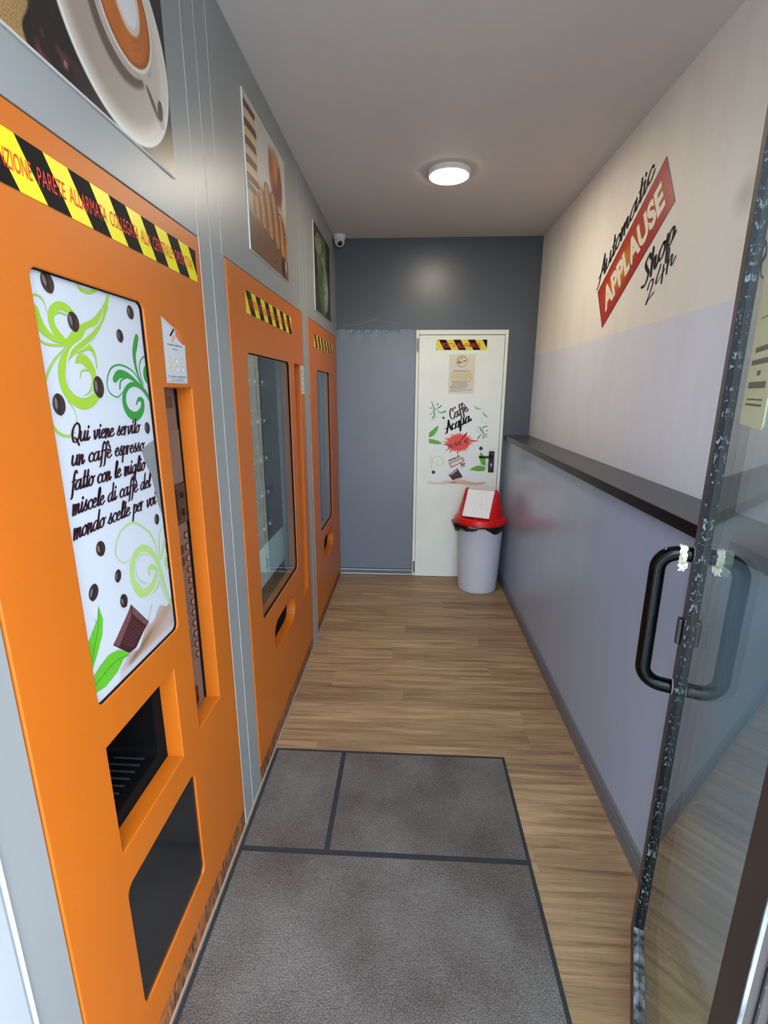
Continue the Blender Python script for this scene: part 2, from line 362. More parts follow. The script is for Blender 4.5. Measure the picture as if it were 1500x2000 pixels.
# ---- brush script: centre lines of each letter, x height 1
BOWL = [(.85, .8), (.55, 1.0), (.15, .7), (.05, .25), (.3, 0), (.6, .25), (.85, .9)]
NHUMP = [(.1, .3), (.4, .95), (.58, .88), (.5, .25), (.62, 0), (.9, .3)]
GL = {
 'a': ([BOWL, [(.88, .95), (.78, .25), (.92, 0), (1.2, .3)]], 1.12),
 'c': ([[(.72, .78), (.48, 1), (.12, .7), (.08, .25), (.4, 0), (.85, .3)]], .78),
 'd': ([BOWL, [(1.0, 2.0), (.9, 1.1), (.78, .25), (.92, 0), (1.2, .3)]], 1.12),
 'e': ([[(.1, .45), (.5, .6), (.6, .85), (.4, 1), (.12, .7), (.08, .25), (.4, 0), (.85, .3)]], .78),
 'f': ([[(.8, 1.8), (.62, 2.0), (.42, 1.5), (.3, .4), (.18, -.6), (0, -.8)], [(.05, .95), (.75, 1.05)]], .6),
 'g': ([BOWL, [(.88, .95), (.72, -.4), (.4, -.9), (.15, -.65), (.6, -.1), (1.15, .3)]], 1.1),
 'i': ([[(.25, 1), (.15, .25), (.3, 0), (.6, .3)], [(.33, 1.42), (.35, 1.5)]], .52),
 'l': ([[(.1, .4), (.5, 1.4), (.5, 1.95), (.32, 1.8), (.18, .4), (.32, 0), (.6, .3)]], .52),
 'm': ([[(.1, 1), (.08, 0)], [(.08, .3), (.35, .95), (.5, .88), (.45, 0)], [(.45, .3), (.75, .95), (.92, .88), (.85, .25), (.98, 0), (1.25, .3)]], 1.2),
 'n': ([[(.1, 1), (.08, 0)], NHUMP], .85),
 'o': ([[(.5, 1), (.15, .75), (.05, .3), (.32, 0), (.65, .3), (.7, .75), (.5, 1), (.75, .82), (1.02, .95)]], .84),
 'p': ([[(.12, 1), (.08, 0), (0, -.85)], [(.1, .3), (.4, .97), (.7, .75), (.6, .2), (.32, 0), (.12, .15)], [(.6, .1), (.9, .3)]], .84),
 'q': ([BOWL, [(.88, .98), (.75, 0), (.66, -.85)], [(.66, -.85), (.95, -.2), (1.15, .25)]], 1.1),
 'r': ([[(.1, 1), (.08, 0)], [(.08, .3), (.3, .88), (.62, .95)]], .62),
 's': ([[(-.05, .2), (.2, .6), (.42, 1.08)], [(.42, 1.08), (.36, .75), (.55, .35), (.38, .02), (.08, .1)], [(.5, .1), (.8, .32)]], .70),
 't': ([[(.4, 1.75), (.2, .3), (.33, 0), (.62, .3)], [(.02, 1.08), (.62, 1.15)]], .52),
 'u': ([[(.1, 1), (.03, .3), (.25, 0), (.6, .4), (.75, 1)], [(.75, 1), (.66, .25), (.8, 0), (1.05, .3)]], .98),
 'v': ([[(0, .9), (.17, .92), (.2, .3), (.32, 0), (.65, .5), (.7, 1), (.95, .9)]], .85),
 'h': ([[(.3, 1.95), (.18, 1), (.08, 0)], NHUMP], .85),
 'Q': ([[(.9, 2), (.4, 1.75), (.1, 1.0), (.3, .1), (.8, .05), (1.2, .7), (1.2, 1.6), (.85, 2), (.6, 1.9)], [(.5, .45), (.8, .2), (1.2, -.35)]], 1.35),
 'A': ([[(-.35, -.1), (0, -.05), (.5, .8), (1.0, 2)], [(1.0, 2), (.98, .4), (1.1, 0), (1.3, .2)], [(0, .7), (1.2, .78)]], 1.25),
 'C': ([[(1.0, 1.45), (1.05, 1.9), (.7, 2), (.2, 1.3), (.12, .4), (.5, 0), (1.1, .4)]], 1.02),
 'S': ([[(1.0, 1.6), (.85, 2), (.45, 1.75), (.6, 1.1), (.8, .5), (.45, 0), (.0, .25)]], 1.0),
 '2': ([[(.15, 1.3), (.4, 1.75), (.75, 1.4), (.5, .7), (0, 0), (.3, .12), (.9, 0)]], .98),
 '4': ([[(.5, 1.75), (.05, .6), (.95, .66)], [(.8, 1.2), (.62, -.2)]], 1.0),
}
GL['è'] = (GL['e'][0] + [[(.25, 1.55), (.5, 1.22)]], GL['e'][1])
GL['s2'] = GL['s']
def script(name, S, text, a0, b0, xh, m, parent, off, width=None, ang=0.0, w=0.25, slant=0.28, fit=None):
    """brush lettering starting at (a0, b0); fit = total length to fill"""
    bm = BM()
    adv = sum(GL[c][1] if c != ' ' else .7 for c in text)
    sx = (fit / adv) if fit else xh
    ca, sa = math.cos(ang), math.sin(ang); x = 0
    def wf(t): return 0.42 + 0.75 * abs(t[1]) ** 1.5
    for ci, c in enumerate(text):
        if c == ' ': x += .7; continue
        st, ad = GL[c]
        for si, s in enumerate(st):
            pts = []
            for px, py in s:
                u = (x + px) * sx + slant * py * xh; v = py * xh
                pts.append((a0 + u * ca - v * sa, b0 + u * sa + v * ca, w * xh))
            add_ribbon(bm, S, pts, off + 0.00004 * ((ci * 3 + si) % 5), 6, wf)
        x += ad
    return obj(name, bm, m, parent)
def text(name, S, body, a0, b0, size, m, parent, off, sx=1.0, ang=0.0, shear=0.0, bold=0.0, fit=None):
    """plain sans lettering, left end of the base line at (a0, b0); size = capital height"""
    cu = bpy.data.curves.new(name, 'FONT'); cu.body = body; cu.size = 1; cu.offset = bold; cu.shear = shear; cu.fill_mode = 'FRONT'; cu.resolution_u = 4
    t = bpy.data.objects.new('tmp', cu); COL.objects.link(t)
    dg = bpy.context.evaluated_depsgraph_get(); me = bpy.data.meshes.new_from_object(t.evaluated_get(dg))
    bpy.data.objects.remove(t); bpy.data.curves.remove(cu)
    c = np.empty(len(me.vertices) * 3, 'f'); me.vertices.foreach_get('co', c); c = c.reshape(-1, 3)
    hgt = 0.70; k = size / hgt; wid = c[:, 0].max()
    kx = (fit / wid) if fit else k * sx
    mt = S.mat(off) @ Matrix.Translation((a0, b0, 0)) @ Matrix.Rotation(ang, 4, 'Z') @ Matrix.Diagonal((kx, k, 1, 1))
    me.transform(mt); me.name = name
    return link_mesh(name, me, parent, None, m)
def flat(name, S, polys, m, parent, off):
    bm = BM()
    for i, q in enumerate(polys): add_poly(bm, S, q, off + 0.00003 * (i % 4))
    return obj(name, bm, m, parent)
def strokes(name, S, st, m, parent, off):
    bm = BM()
    for i, q in enumerate(st): add_ribbon(bm, S, q, off + 0.00004 * i)
    return obj(name, bm, m, parent)

def painted(name, S, a0, a1, b0, b1, off, step, fn, parent, rough=0.35, matname='printed_picture', k=0.74):
    """a printed picture: fine grid whose print colours come from fn(a, b, u, v); u to the right, v up"""
    na, nb = max(2, int((a1 - a0) / step)), max(2, int((b1 - b0) / step))
    A, B = np.meshgrid(np.linspace(a0, a1, na), np.linspace(b0, b1, nb))
    U, V = (A - a0) / (a1 - a0), (B - b0) / (b1 - b0)
    Cc = np.clip(fn(A, B, U, V), 0, 1).reshape(-1, 3)
    r, u, n, o = np.array(S.r), np.array(S.u), np.array(S.n), np.array(S.o)
    co = o + A.reshape(-1, 1) * r + B.reshape(-1, 1) * u + off * n
    idx = np.arange(na * nb).reshape(nb, na)
    f = np.stack([idx[:-1, :-1], idx[:-1, 1:], idx[1:, 1:], idx[1:, :-1]], -1).reshape(-1, 4)
    me = bpy.data.meshes.new(name); me.from_pydata(co.tolist(), [], f.tolist())
    at = me.attributes.new('print', 'FLOAT_COLOR', 'POINT')
    lc = np.where(Cc <= 0.04045, Cc / 12.92, ((Cc + 0.055) / 1.055) ** 2.4) * k
    at.data.foreach_set('color', np.concatenate([lc, np.ones((len(lc), 1))], 1).astype('f').ravel())
    return link_mesh(name, me, parent, None, vcol_mat(matname, rough))
def C3(r, g, b): return np.array([r, g, b]) / 255.0
def mixc(base, col, w): return base * (1 - w[..., None]) + col * w[..., None]
def sst(x, e0, e1): t = np.clip((x - e0) / (e1 - e0), 0, 1); return t * t * (3 - 2 * t)
def ell(A, B, ca, cb, ra, rb, rot=0):
    x, y = A - ca, B - cb; c, s = math.cos(rot), math.sin(rot)
    return np.hypot((x * c + y * s) / ra, (-x * s + y * c) / rb)
def vnoise(A, B, sc, seed=0):
    rs = np.random.RandomState(seed); g = rs.rand(64, 64)
    x, y = A * sc, B * sc; xi, yi = np.floor(x).astype(int), np.floor(y).astype(int); fx, fy = x - xi, y - yi
    fx, fy = fx * fx * (3 - 2 * fx), fy * fy * (3 - 2 * fy)
    q = lambda i, j: g[(xi + i) % 64, (yi + j) % 64]
    return (q(0, 0) * (1 - fx) + q(1, 0) * fx) * (1 - fy) + (q(0, 1) * (1 - fx) + q(1, 1) * fx) * fy

# ================================================================== THE ROOM
fl = struct('floor', bx(-0.66, 1.1, 0.34, 4.2, -0.05, 0.0), wood_floor(), base=(0, 0, 0))
struct('ceiling', bx(-0.75, 1.15, 0.30, 4.3, ZC, ZC + 0.12), M_ceil)
wb = struct('wall_back', bx(-0.75, 1.15, YB, YB + 0.12, -0.05, ZC), M_back)
# lower board fixed on the back wall, its top edge lifting a little
bm = BM(); cols = []
for i in range(33):
    a = -0.607 + 0.64 * i / 32
    top = 2.074 + 0.003 * math.sin(i * 0.5)
    ring = [bm.verts.new(BACK.p(a, 0.06, 0.008)), bm.verts.new(BACK.p(a, top - 0.12, 0.008)), bm.verts.new(BACK.p(a, top - 0.03, 0.009 + 0.001 * math.sin(i))), bm.verts.new(BACK.p(a, top, 0.006 + 0.004 * math.sin(i * .9) ** 2)), bm.verts.new(BACK.p(a, top, 0.0))]
    cols.append(ring)
for p, q in zip(cols, cols[1:]):
    for k in range(4): bm.faces.new((p[k], q[k], q[k + 1], p[k + 1]))
obj('lower_board', bm, M_backlow, wb)
flat_pts = [(-0.55, 2.108, .002), (-0.42, 2.118, .003), (-0.28, 2.150, .003), (-0.16, 2.128, .002), (-0.02, 2.112, .001)]
bm = BM(); add_ribbon(bm, BACK, flat_pts, .0006); obj('paint_ridge', bm, M_backlow, wb)
wr = struct('wall_right', bx(XR, XR + 0.15, 0.30, YB, -0.05, ZC), None)
# two paints on the right wall: warm white above 1.875 m, cool pale grey below
m2 = bpy.data.materials.new('two_tone_wall_paint'); m2.use_nodes = True; nt = m2.node_tree; p = nt.nodes['Principled BSDF']
tc = nt.nodes.new('ShaderNodeTexCoord'); sx = nt.nodes.new('ShaderNodeSeparateXYZ'); nt.links.new(tc.outputs['Object'], sx.inputs[0])
gt = nt.nodes.new('ShaderNodeMath'); gt.operation = 'GREATER_THAN'; gt.inputs[1].default_value = 1.875 + 0.05; nt.links.new(sx.outputs['Z'], gt.inputs[0])
mx = nt.nodes.new('ShaderNodeMix'); mx.data_type = 'RGBA'; mx.inputs[6].default_value = rgb(216, 219, 228); mx.inputs[7].default_value = rgb(230, 226, 216); nt.links.new(gt.outputs[0], mx.inputs[0])
ns = nt.nodes.new('ShaderNodeTexNoise'); ns.inputs['Scale'].default_value = 2.2; ns.inputs['Detail'].default_value = 8; ns.inputs['Roughness'].default_value = .6
mp = nt.nodes.new('ShaderNodeMapping'); mp.inputs['Scale'].default_value = (1, 3, .9); nt.links.new(tc.outputs['Object'], mp.inputs[0]); nt.links.new(mp.outputs[0], ns.inputs['Vector'])
rp = nt.nodes.new('ShaderNodeValToRGB'); rp.color_ramp.elements[0].position = .3; rp.color_ramp.elements[0].color = (.94, .935, .93, 1); rp.color_ramp.elements[1].position = .55; nt.links.new(ns.outputs['Fac'], rp.inputs[0])
ml = nt.nodes.new('ShaderNodeMix'); ml.data_type = 'RGBA'; ml.blend_type = 'MULTIPLY'; ml.inputs[0].default_value = 1
nt.links.new(mx.outputs[2], ml.inputs[6]); nt.links.new(rp.outputs[0], ml.inputs[7])
# a soft hand-height smudge
vd = nt.nodes.new('ShaderNodeVectorMath'); vd.operation = 'DISTANCE'; nt.links.new(tc.outputs['Object'], vd.inputs[0])
smudge_node = vd
rr = nt.nodes.new('ShaderNodeMapRange'); rr.inputs['From Min'].default_value = 0.0; rr.inputs['From Max'].default_value = 0.085; rr.inputs['To Min'].default_value = 0.72; rr.inputs['To Max'].default_value = 1.0; rr.interpolation_type = 'SMOOTHSTEP'
nt.links.new(vd.outputs['Value'], rr.inputs['Value'])
m3 = nt.nodes.new('ShaderNodeMix'); m3.data_type = 'RGBA'; m3.blend_type = 'MULTIPLY'; m3.inputs[0].default_value = 1
nt.links.new(ml.outputs[2], m3.inputs[6]); nt.links.new(rr.outputs[0], m3.inputs[7]); nt.links.new(m3.outputs[2], p.inputs['Base Color'])
p.inputs['Roughness'].default_value = 0.6
nb = nt.nodes.new('ShaderNodeTexNoise'); nb.inputs['Scale'].default_value = 160; nt.links.new(tc.outputs['Object'], nb.inputs['Vector'])
bu = nt.nodes.new('ShaderNodeBump'); bu.inputs['Strength'].default_value = 0.12; bu.inputs['Distance'].default_value = .002; nt.links.new(nb.outputs['Fac'], bu.inputs['Height']); nt.links.new(bu.outputs[0], p.inputs['Normal'])
wr.data.materials.append(m2)
_o = ORG[wr.name]; vd.inputs[1].default_value = (XR - _o.x, 1.665 - _o.y, 2.165 - _o.z)
obj('wainscot_panel', bx(0.80, XR, 0.45, YB, 0, 1.212), M_wain, wr)

def baseboard(name, pts_fn, length_axis, m=M_base): pass
bm = BM(); prof = [(0, 0), (0.012, 0), (0.012, 0.06), (0.009, 0.066), (0.009, 0.078), (0.004, 0.085), (0, 0.085)]
def add_prism_y(bm, x0, sgn, y0, y1, prof):
    A = [bm.verts.new((x0 + sgn * a, y0, b)) for a, b in prof]; B = [bm.verts.new((x0 + sgn * a, y1, b)) for a, b in prof]
    n = len(prof)
    for i in range(n): bm.faces.new((A[i], A[(i + 1) % n], B[(i + 1) % n], B[i]))
    bm.faces.new(A); bm.faces.new(list(reversed(B))); bmesh.ops.recalc_face_normals(bm, faces=bm.faces); return bm
struct('baseboard_right', add_prism_y(bm, 0.80, -1, 0.45, YB, prof), M_base)
bm = BM(); add_box(bm, -0.605, 0.05, YB - 0.018, YB - 0.008, 0, 0.055); add_box(bm, -0.605, 0.05, YB - 0.024, YB - 0.018, 0, 0.018)
o = struct('baseboard_back', bm, M_base, bevel=0.002)
obj('quarter_strip', bx(-0.605, 0.05, YB - 0.0195, YB - 0.018, 0.05, 0.055), M_seam_l, o)
obj('quarter_strip', bx(-0.605, 0.05, YB - 0.0256, YB - 0.024, 0.012, 0.018), M_seam_l, o)

# left facade: grey laminate sheet with three openings for the machines
MY = [(0.622, 1.463), (1.660, 2.780), (2.938, 4.0)]
ZT = 2.016
wl = plate('wall_left', LEFT, [(0.536, 0), (YB, 0), (YB, ZC), (0.536, ZC)], [[(a, 0.001), (b, 0.001), (b, ZT), (a, ZT)] for a, b in MY], -0.04, 0.0, M_facade, bevel=0.002)
wl['kind'] = 'structure'
sm = BM()
add_box(sm, XL, XL + 0.0012, 1.4645, 1.4675, 0.0, ZT)
obj('light_panel_edge', sm, M_seam_l, wl)
sm = BM()
for y in (1.466, 1.643, 2.783, 2.934): add_box(sm, XL, XL + 0.0008, y - 0.0008, y + 0.0010, ZT, ZC)
add_box(sm, XL, XL + 0.0008, 2.859, 2.8606, 0, ZC); add_box(sm, XL, XL + 0.0008, 2.782, 2.7838, 0, ZT); add_box(sm, XL, XL + 0.0008, 2.933, 2.9348, 0, ZT)
obj('panel_edge_line', sm, M_seam_g, wl)
sm = BM()
add_box(sm, XL, XL + 0.0008, 1.554, 1.5555, 0, ZC)
obj('dark_joint', sm, M_seam_d, wl)  # dark strip drawn over the column seam
sm = BM(); add_box(sm, XL, XL + 0.001, 1.5535, 1.554, 0, ZC); obj('light_joint_edge', sm, M_seam_g, wl)
# outside, the facade turns into a paler cladding panel
struct('trim_1', bx(XL - 0.12, XL + 0.004, -0.55, 0.530, -0.02, ZC), M_pale, bevel=0.004)
sm = bx(XL - 0.03, XL + 0.006, 0.5335, 0.5385, 0, ZC)
struct('corner_highlight_strip', sm, M_seam_g, bevel=0.002)  # pale strip colours in the highlight along the rounded facade corner
struct('trim_3', bx(-0.75, 1.15, 0.30, 0.42, ZC - 0.09, ZC), M_frameblk)
# left floor strip at the foot of the machines
sm = BM(); add_box(sm, XL - 0.002, XL + 0.006, 0.55, 3.99, 0.0, 0.006)
struct('baseboard_left', sm, mat('beige_floor_strip', rgb(168, 152, 138), 0.5), bevel=0.0015)

# pavement outside
struct('trim_4', bx(-4, 4, -5, 0.339, -0.1, -0.012), M_pave)

# ================================================================== PRINT HELPERS
def hazard_tape(S, a0, a1, b0, b1, period, lean, parent, off, phase, name='hazard_tape'):
    """yellow strip with slanting black bars (clipped to the strip), as a part"""
    t = plate(name, S, rrect(a0, a1, b0, b1, 0.002), [], off - 0.0004, off, M_yellow, parent)
    bm = BM(); h = b1 - b0; x = a0 + phase - 3 * period
    while x < a1 + period:
        q = [(x, b1), (x + period * .5, b1), (x + period * .5 + lean, b0), (x + lean, b0)]
        def clip(q, lim, s):
            out = []
            for i in range(len(q)):
                p, r = q[i], q[(i + 1) % len(q)]
                ip, ir = s * (p[0] - lim) <= 0, s * (r[0] - lim) <= 0
                if ip: out.append(p)
                if ip != ir:
                    t_ = (lim - p[0]) / (r[0] - p[0]); out.append((lim, p[1] + t_ * (r[1] - p[1])))
            return out
        q = clip(q, a0, -1)
        if q: q = clip(q, a1, 1)
        if len(q) >= 3: add_poly(bm, S, q, off + 0.0003)
        x += period
    obj('black_stripes', bm, M_hblack, t)
    return t
def bean(S, a, b, w, h, rot, off, parent, crease=True):
    bm = BM(); add_poly(bm, S, circ(a, b, w / 2, 20, h / 2, rot), off)
    o = obj('coffee_bean', bm, M_bean, parent)
    return o
def leaf_shape(a0, b0, a1, b1, w, bend=0.0):
    d = np.array([a1 - a0, b1 - b0]); L = np.hypot(*d); t = d / L; n = np.array([-t[1], t[0]]); up, dn, mid = [], [], []
    for i in range(13):
        s = i / 12; c = np.array([a0, b0]) + d * s + n * bend * math.sin(PI * s); ww = w * math.sin(PI * s ** .8) / 2
        up.append(tuple(c + n * ww)); dn.append(tuple(c - n * ww)); mid.append((c[0], c[1], 0.0012))
    return up + dn[-2:0:-1], mid

# ================================================================== MACHINES
def machine(ym, label, holes):
    a0, a1 = MY[ym]; mid = (a0 + a1) / 2
    t = thing('vending_machine', (XL - 0.3, mid, 0), label, 'vending machine', 'vending machines built into the left wall')
    g = 0.0025
    plate('front_panel', LEFT, [(a0 + g, 0.080), (a1 - g, 0.080), (a1 - g, ZT - 0.004), (a0 + g, ZT - 0.004)], holes, -0.043, 0.003, M_orange, t, bevel=0.0025)
    obj('plinth', bx(XL - 0.04, XL + 0.001, a0 + g, a1 - g, 0.0, 0.076), M_worn, t)
    return t
def cabinet(t, a0, a1, zs0, zs1, depth, hole_list=()):
    """closed dark cabinet behind the front panel"""
    bm = BM(); x0, x1 = XL - depth, XL - 0.046
    add_box(bm, x0, x0 + .01, a0, a1, zs0, zs1); add_box(bm, x0 + .01, x1, a0, a0 + .01, zs0, zs1); add_box(bm, x0 + .01, x1, a1 - .01, a1, zs0, zs1)
    add_box(bm, x0 + .01, x1, a0 + .01, a1 - .01, zs0, zs0 + .01); add_box(bm, x0 + .01, x1, a0 + .01, a1 - .01, zs1 - .01, zs1)
    return obj('cabinet', bm, M_cav, t)

# ---- machine 1: coffee machine
H_poster = rrect(0.792, 1.124, 0.997, 1.789, 0.018)
H_slot = rrect(1.180, 1.334, 0.645, 1.607)
H_cup = rrect(0.794, 1.078, 0.640, 0.904)
H_dark = rrect(0.790, 1.124, 0.196, 0.546, 0.022)
t1 = machine(0, 'large orange coffee machine front with white coffee sign, nearest the entrance', [H_poster, H_slot, H_cup, H_dark])
cabinet(t1, 0.605, 1.485, 0.0, 2.06, 0.62)
# sign window
o = plate('sign_frame', LEFT, rrect(0.787, 1.129, 0.992, 1.794, 0.02), [rrect(0.7935, 1.1225, 0.9985, 1.7875, 0.017)], -0.0435, -0.0012, M_blackm, t1)
# torn-off part and milk splash are painted in the sheet; everything crisp is laid on it
def sign_print(A, B, U, V):
    c = np.ones(A.shape + (3,)) * C3(214, 218, 226)
    # milk splash rising to the right
    d = np.clip((B - (1.003 + 0.035 * sst(A, 0.86, 1.0))), -1, 1)
    edge = 1.035 + 0.045 * sst(A, 0.93, 1.06) + 0.008 * np.sin(A * 90)
    w = sst(edge - B, -0.003, 0.004) * sst(A, 0.875, 0.895)
    c = mixc(c, C3(196, 176, 170), w)
    bandc = np.exp(-((B - (0.985 + 0.42 * (A - 0.90))) / 0.02) ** 2) * sst(A, 0.90, 0.95)
    c = mixc(c, C3(186, 150, 122), w * bandc * 0.9)
    band2 = np.exp(-((B - (1.01 + 0.30 * (A - 0.90))) / 0.010) ** 2) * sst(A, 0.9, 0.93) * sst(1.06 - A, 0, .08)
    c = mixc(c, C3(120, 84, 66), w * band2 * 0.7)
    c = mixc(c, C3(206, 204, 210), w * sst(1.018 + 0.0 * A - B, -.003, .012))
    jet = sst(0.006 - np.abs(A - (0.99 + 0.72 * (B - 1.05))), 0, 0.006) * sst(B, 1.045, 1.06) * sst(1.112 - B, 0, .01)
    c = mixc(c, C3(190, 174, 174), jet)
    return c
SG = -0.0065
sg = painted('sign_sheet', LEFT, 0.790, 1.126, 0.996, 1.79, SG, 0.0022, sign_print, t1, 0.3, 'sign_print')
obj('sign_backing', bx(XL - 0.016, XL - 0.0072, 0.7935, 1.1225, 0.9985, 1.7875), M_paper, t1)
E = SG + 0.0006
SGN = Surf((XL, -0.003, 0), (0, 1, 0), (0, 0, 1), (1, 0, 0))
peel = flat('torn_corner', SGN, [[(1.1225, 1.486), (1.066, 1.471), (1.074, 1.443), (1.096, 1.404), (1.108, 1.345), (1.1225, 1.305)]], M_peel, sg, E + 0.0011)
for i, (tx, a, a2, b, xh) in enumerate([('Qui viene servito', .846, 1.069, 1.509, .0165), ('un caffè espresso', .838, 1.078, 1.468, .0165), ('fatto con le miglio', .826, 1.074, 1.424, .0170),
                        ('miscele di caffè del', .820, 1.089, 1.381, .0170), ('mondo scelte per voi', .813, 1.104, 1.337, .0175)]):
    script('lettering', SGN, tx, a - .004, b, xh, M_ink, sg, E + 0.0006, w=0.30, fit=(a2 - a) * .985 + .004)
def Apx(x, y):   # tracing frame of the sign print -> metres on the sign (bilinear, measured)
    return x, y
beans = [(.843, 1.774, .030, .034, .3), (.895, 1.719, .030, .034, .15), (1.086, 1.763, .026, .028, .3), (1.036, 1.710, .024, .026, .1), (.942, 1.606, .032, .041, 0), (.826, 1.576, .031, .037, 0), (1.101, 1.516, .022, .026, 0), (1.097, 1.299, .021, .026, 0),
         (.879, 1.297, .028, .031, .2), (.921, 1.223, .022, .027, -.3), (.840, 1.221, .028, .033, -.5), (.929, 1.163, .026, .032, .3)]
for a, b, w, h, r in beans:
    o = bean(SGN, a, b, w, h, r, E + 0.0007, sg)
    bm = BM(); c, s = math.cos(r), math.sin(r)
    pts = [(dx * w, dy * h) for dx, dy in ((.05, -.48), (-.05, -.2), (.07, .1), (-.03, .48))]
    add_ribbon(bm, SGN, [(a + x * c - y * s, b + x * s + y * c, .0028) for x, y in pts], E + 0.0009)
    obj('crease', bm, M_beanl, sg)
    bm = BM(); add_poly(bm, SGN, circ(a - .25 * w, b + .05 * h, w * .13, 12, h * .26, r), E + 0.00085); obj('highlight', bm, M_beanh, sg)
# swirls, traced (crop pixel x, y, width in mm) -> metres
import math as _m
def _ray(px, py):
    f = 943.86; R = (Matrix.Rotation(yaw, 3, 'Z') @ Matrix.Rotation(PI / 2 - pitch, 3, 'X') @ Matrix.Rotation(roll, 3, 'Z'))
    return R @ Vector(((px - 750) / f, -(py - 1000) / f, -1))
SX = XL + SG
def trA(x, y, w): d = _ray(x / 3.3333, 480 + y / 3.3333); k = SX / d.x; return (d.y * k, CAM_H + d.z * k, w / 1000)
def trB(x, y, w): d = _ray(100 + x / 3.75, 1000 + y / 3.75); k = SX / d.x; return (d.y * k, CAM_H + d.z * k, w / 1000)
lime = [[(702, 300, 3), (692, 370, 9), (660, 440, 14), (610, 495, 12), (550, 525, 12), (500, 580, 22), (440, 635, 14)],
        [(700, 400, 2), (660, 500, 5), (600, 585, 11), (530, 640, 15), (455, 690, 17), (408, 760, 17), (400, 850, 17), (425, 940, 17), (475, 1000, 19), (545, 1030, 20), (610, 1000, 18), (645, 930, 12), (640, 860, 6)],
        [(490, 760, 3), (525, 735, 18), (575, 770, 20), (610, 850, 14), (600, 930, 10), (560, 975, 4), (500, 975, 2.5), (455, 920, 2), (432, 820, 2), (440, 760, 2)],
        [(520, 860, 2), (530, 815, 3), (570, 810, 4)],
        [(455, 655, 10), (390, 600, 16), (340, 520, 14), (330, 440, 14), (370, 390, 13), (430, 405, 14), (480, 460, 10), (520, 540, 4)],
        [(400, 620, 2), (355, 560, 2), (335, 480, 2), (375, 435, 3), (430, 450, 3)],
        [(225, 415, 16), (240, 480, 21), (280, 545, 16), (340, 600, 10), (430, 640, 4)],
        [(235, 590, 2), (300, 640, 4), (430, 650, 3)],
        [(193, 320, 2), (240, 320, 3), (280, 360, 2.5), (300, 430, 1)],
        [(485, 222, 3), (520, 280, 6), (580, 302, 6), (650, 280, 3)],
        [(420, 665, 2), (340, 760, 4), (297, 870, 4), (285, 1000, 4), (312, 1110, 5), (370, 1210, 5), (440, 1240, 4), (485, 1215, 2)],
        [(440, 1010, 1.5), (485, 1080, 1.5), (500, 1170, 1)],
        [(505, 690, 6), (570, 660, 10), (610, 700, 7), (630, 800, 1.5)]]
strokes('lime_swirl', LEFT, [[trA(*p) for p in s] for s in lime], M_lime, sg, E + 0.0001)
green = [[(888, 595, 14), (878, 650, 16), (872, 720, 12), (890, 820, 7), (930, 920, 4)],
         [(925, 910, 2), (860, 815, 3), (780, 776, 3.5), (720, 800, 3.5), (695, 880, 3), (710, 950, 2.5), (760, 985, 2.5), (800, 950, 1.5)],
         [(745, 870, 14), (775, 835, 17), (830, 845, 12), (885, 885, 7), (930, 925, 4)],
         [(778, 930, 5), (785, 880, 4), (830, 855, 2)],
         [(990, 1050, 5), (955, 970, 10), (905, 915, 9), (850, 905, 10), (812, 950, 12), (808, 1020, 14), (835, 1085, 17), (885, 1110, 20), (922, 1070, 16), (925, 1010, 12), (900, 1000, 8), (885, 1035, 3)],
         [(985, 930, 4), (945, 860, 12), (945, 800, 12), (972, 755, 6)],
         [(930, 900, 2), (905, 800, 3), (920, 735, 3), (955, 712, 3)],
         [(985, 850, 3), (960, 880, 5), (975, 960, 3)]]
strokes('green_swirl', LEFT, [[trA(*p) for p in s] for s in green], M_green, sg, E + 0.0002)
gaps = [[(660, 380, 1), (660, 460, 2.5), (610, 540, 3), (545, 600, 3), (470, 660, 4), (438, 730, 4), (430, 820, 4), (445, 910, 4), (485, 965, 4), (545, 985, 4), (590, 960, 3), (605, 900, 2)],
        [(500, 690, 1), (560, 650, 2), (600, 600, 1)]]
strokes('swirl_gap', LEFT, [[trA(*p) for p in s] for s in gaps], M_paper, sg, E + 0.00062)
gapsb = [[(640, 330, 3), (612, 400, 4), (615, 490, 4), (655, 530, 4), (700, 520, 3), (712, 490, 2)], [(780, 450, 2), (815, 560, 3), (870, 670, 2)]]
strokes('swirl_gap', LEFT, [[trB(*p) for p in s] for s in gapsb], M_paper, sg, E + 0.00068)
pale = [[(790, 340, 2), (735, 175, 5), (650, 97, 5), (580, 82, 5), (505, 150, 4), (470, 260, 4), (480, 335, 3), (530, 372, 2), (570, 352, 1)],
        [(890, 680, 3), (835, 560, 9), (800, 430, 12), (760, 330, 14), (700, 270, 15), (640, 280, 16), (597, 360, 17), (592, 450, 18), (618, 540, 20), (665, 595, 20), (725, 560, 18), (765, 480, 14), (765, 415, 10), (730, 400, 12), (712, 430, 10), (722, 465, 4)],
        [(700, 520, 2), (655, 505, 2), (618, 440, 2), (625, 360, 2.5), (670, 310, 2), (720, 320, 1)],
        [(798, 350, 3), (788, 240, 5), (795, 150, 4), (822, 85, 2)],
        [(805, 340, 4), (825, 240, 12), (850, 200, 10)],
        [(730, 610, 1), (775, 550, 6), (800, 470, 4)],
        [(888, 700, 2), (840, 620, 6), (800, 520, 5), (790, 430, 3)],
        [(868, 420, 4), (835, 370, 10), (850, 310, 8)]]
strokes('pale_lime_swirl', LEFT, [[(min(a, 1.121), b, w) for a, b, w in [trB(*p) for p in s]] for s in pale], M_limepale, sg, E + 0.0001)
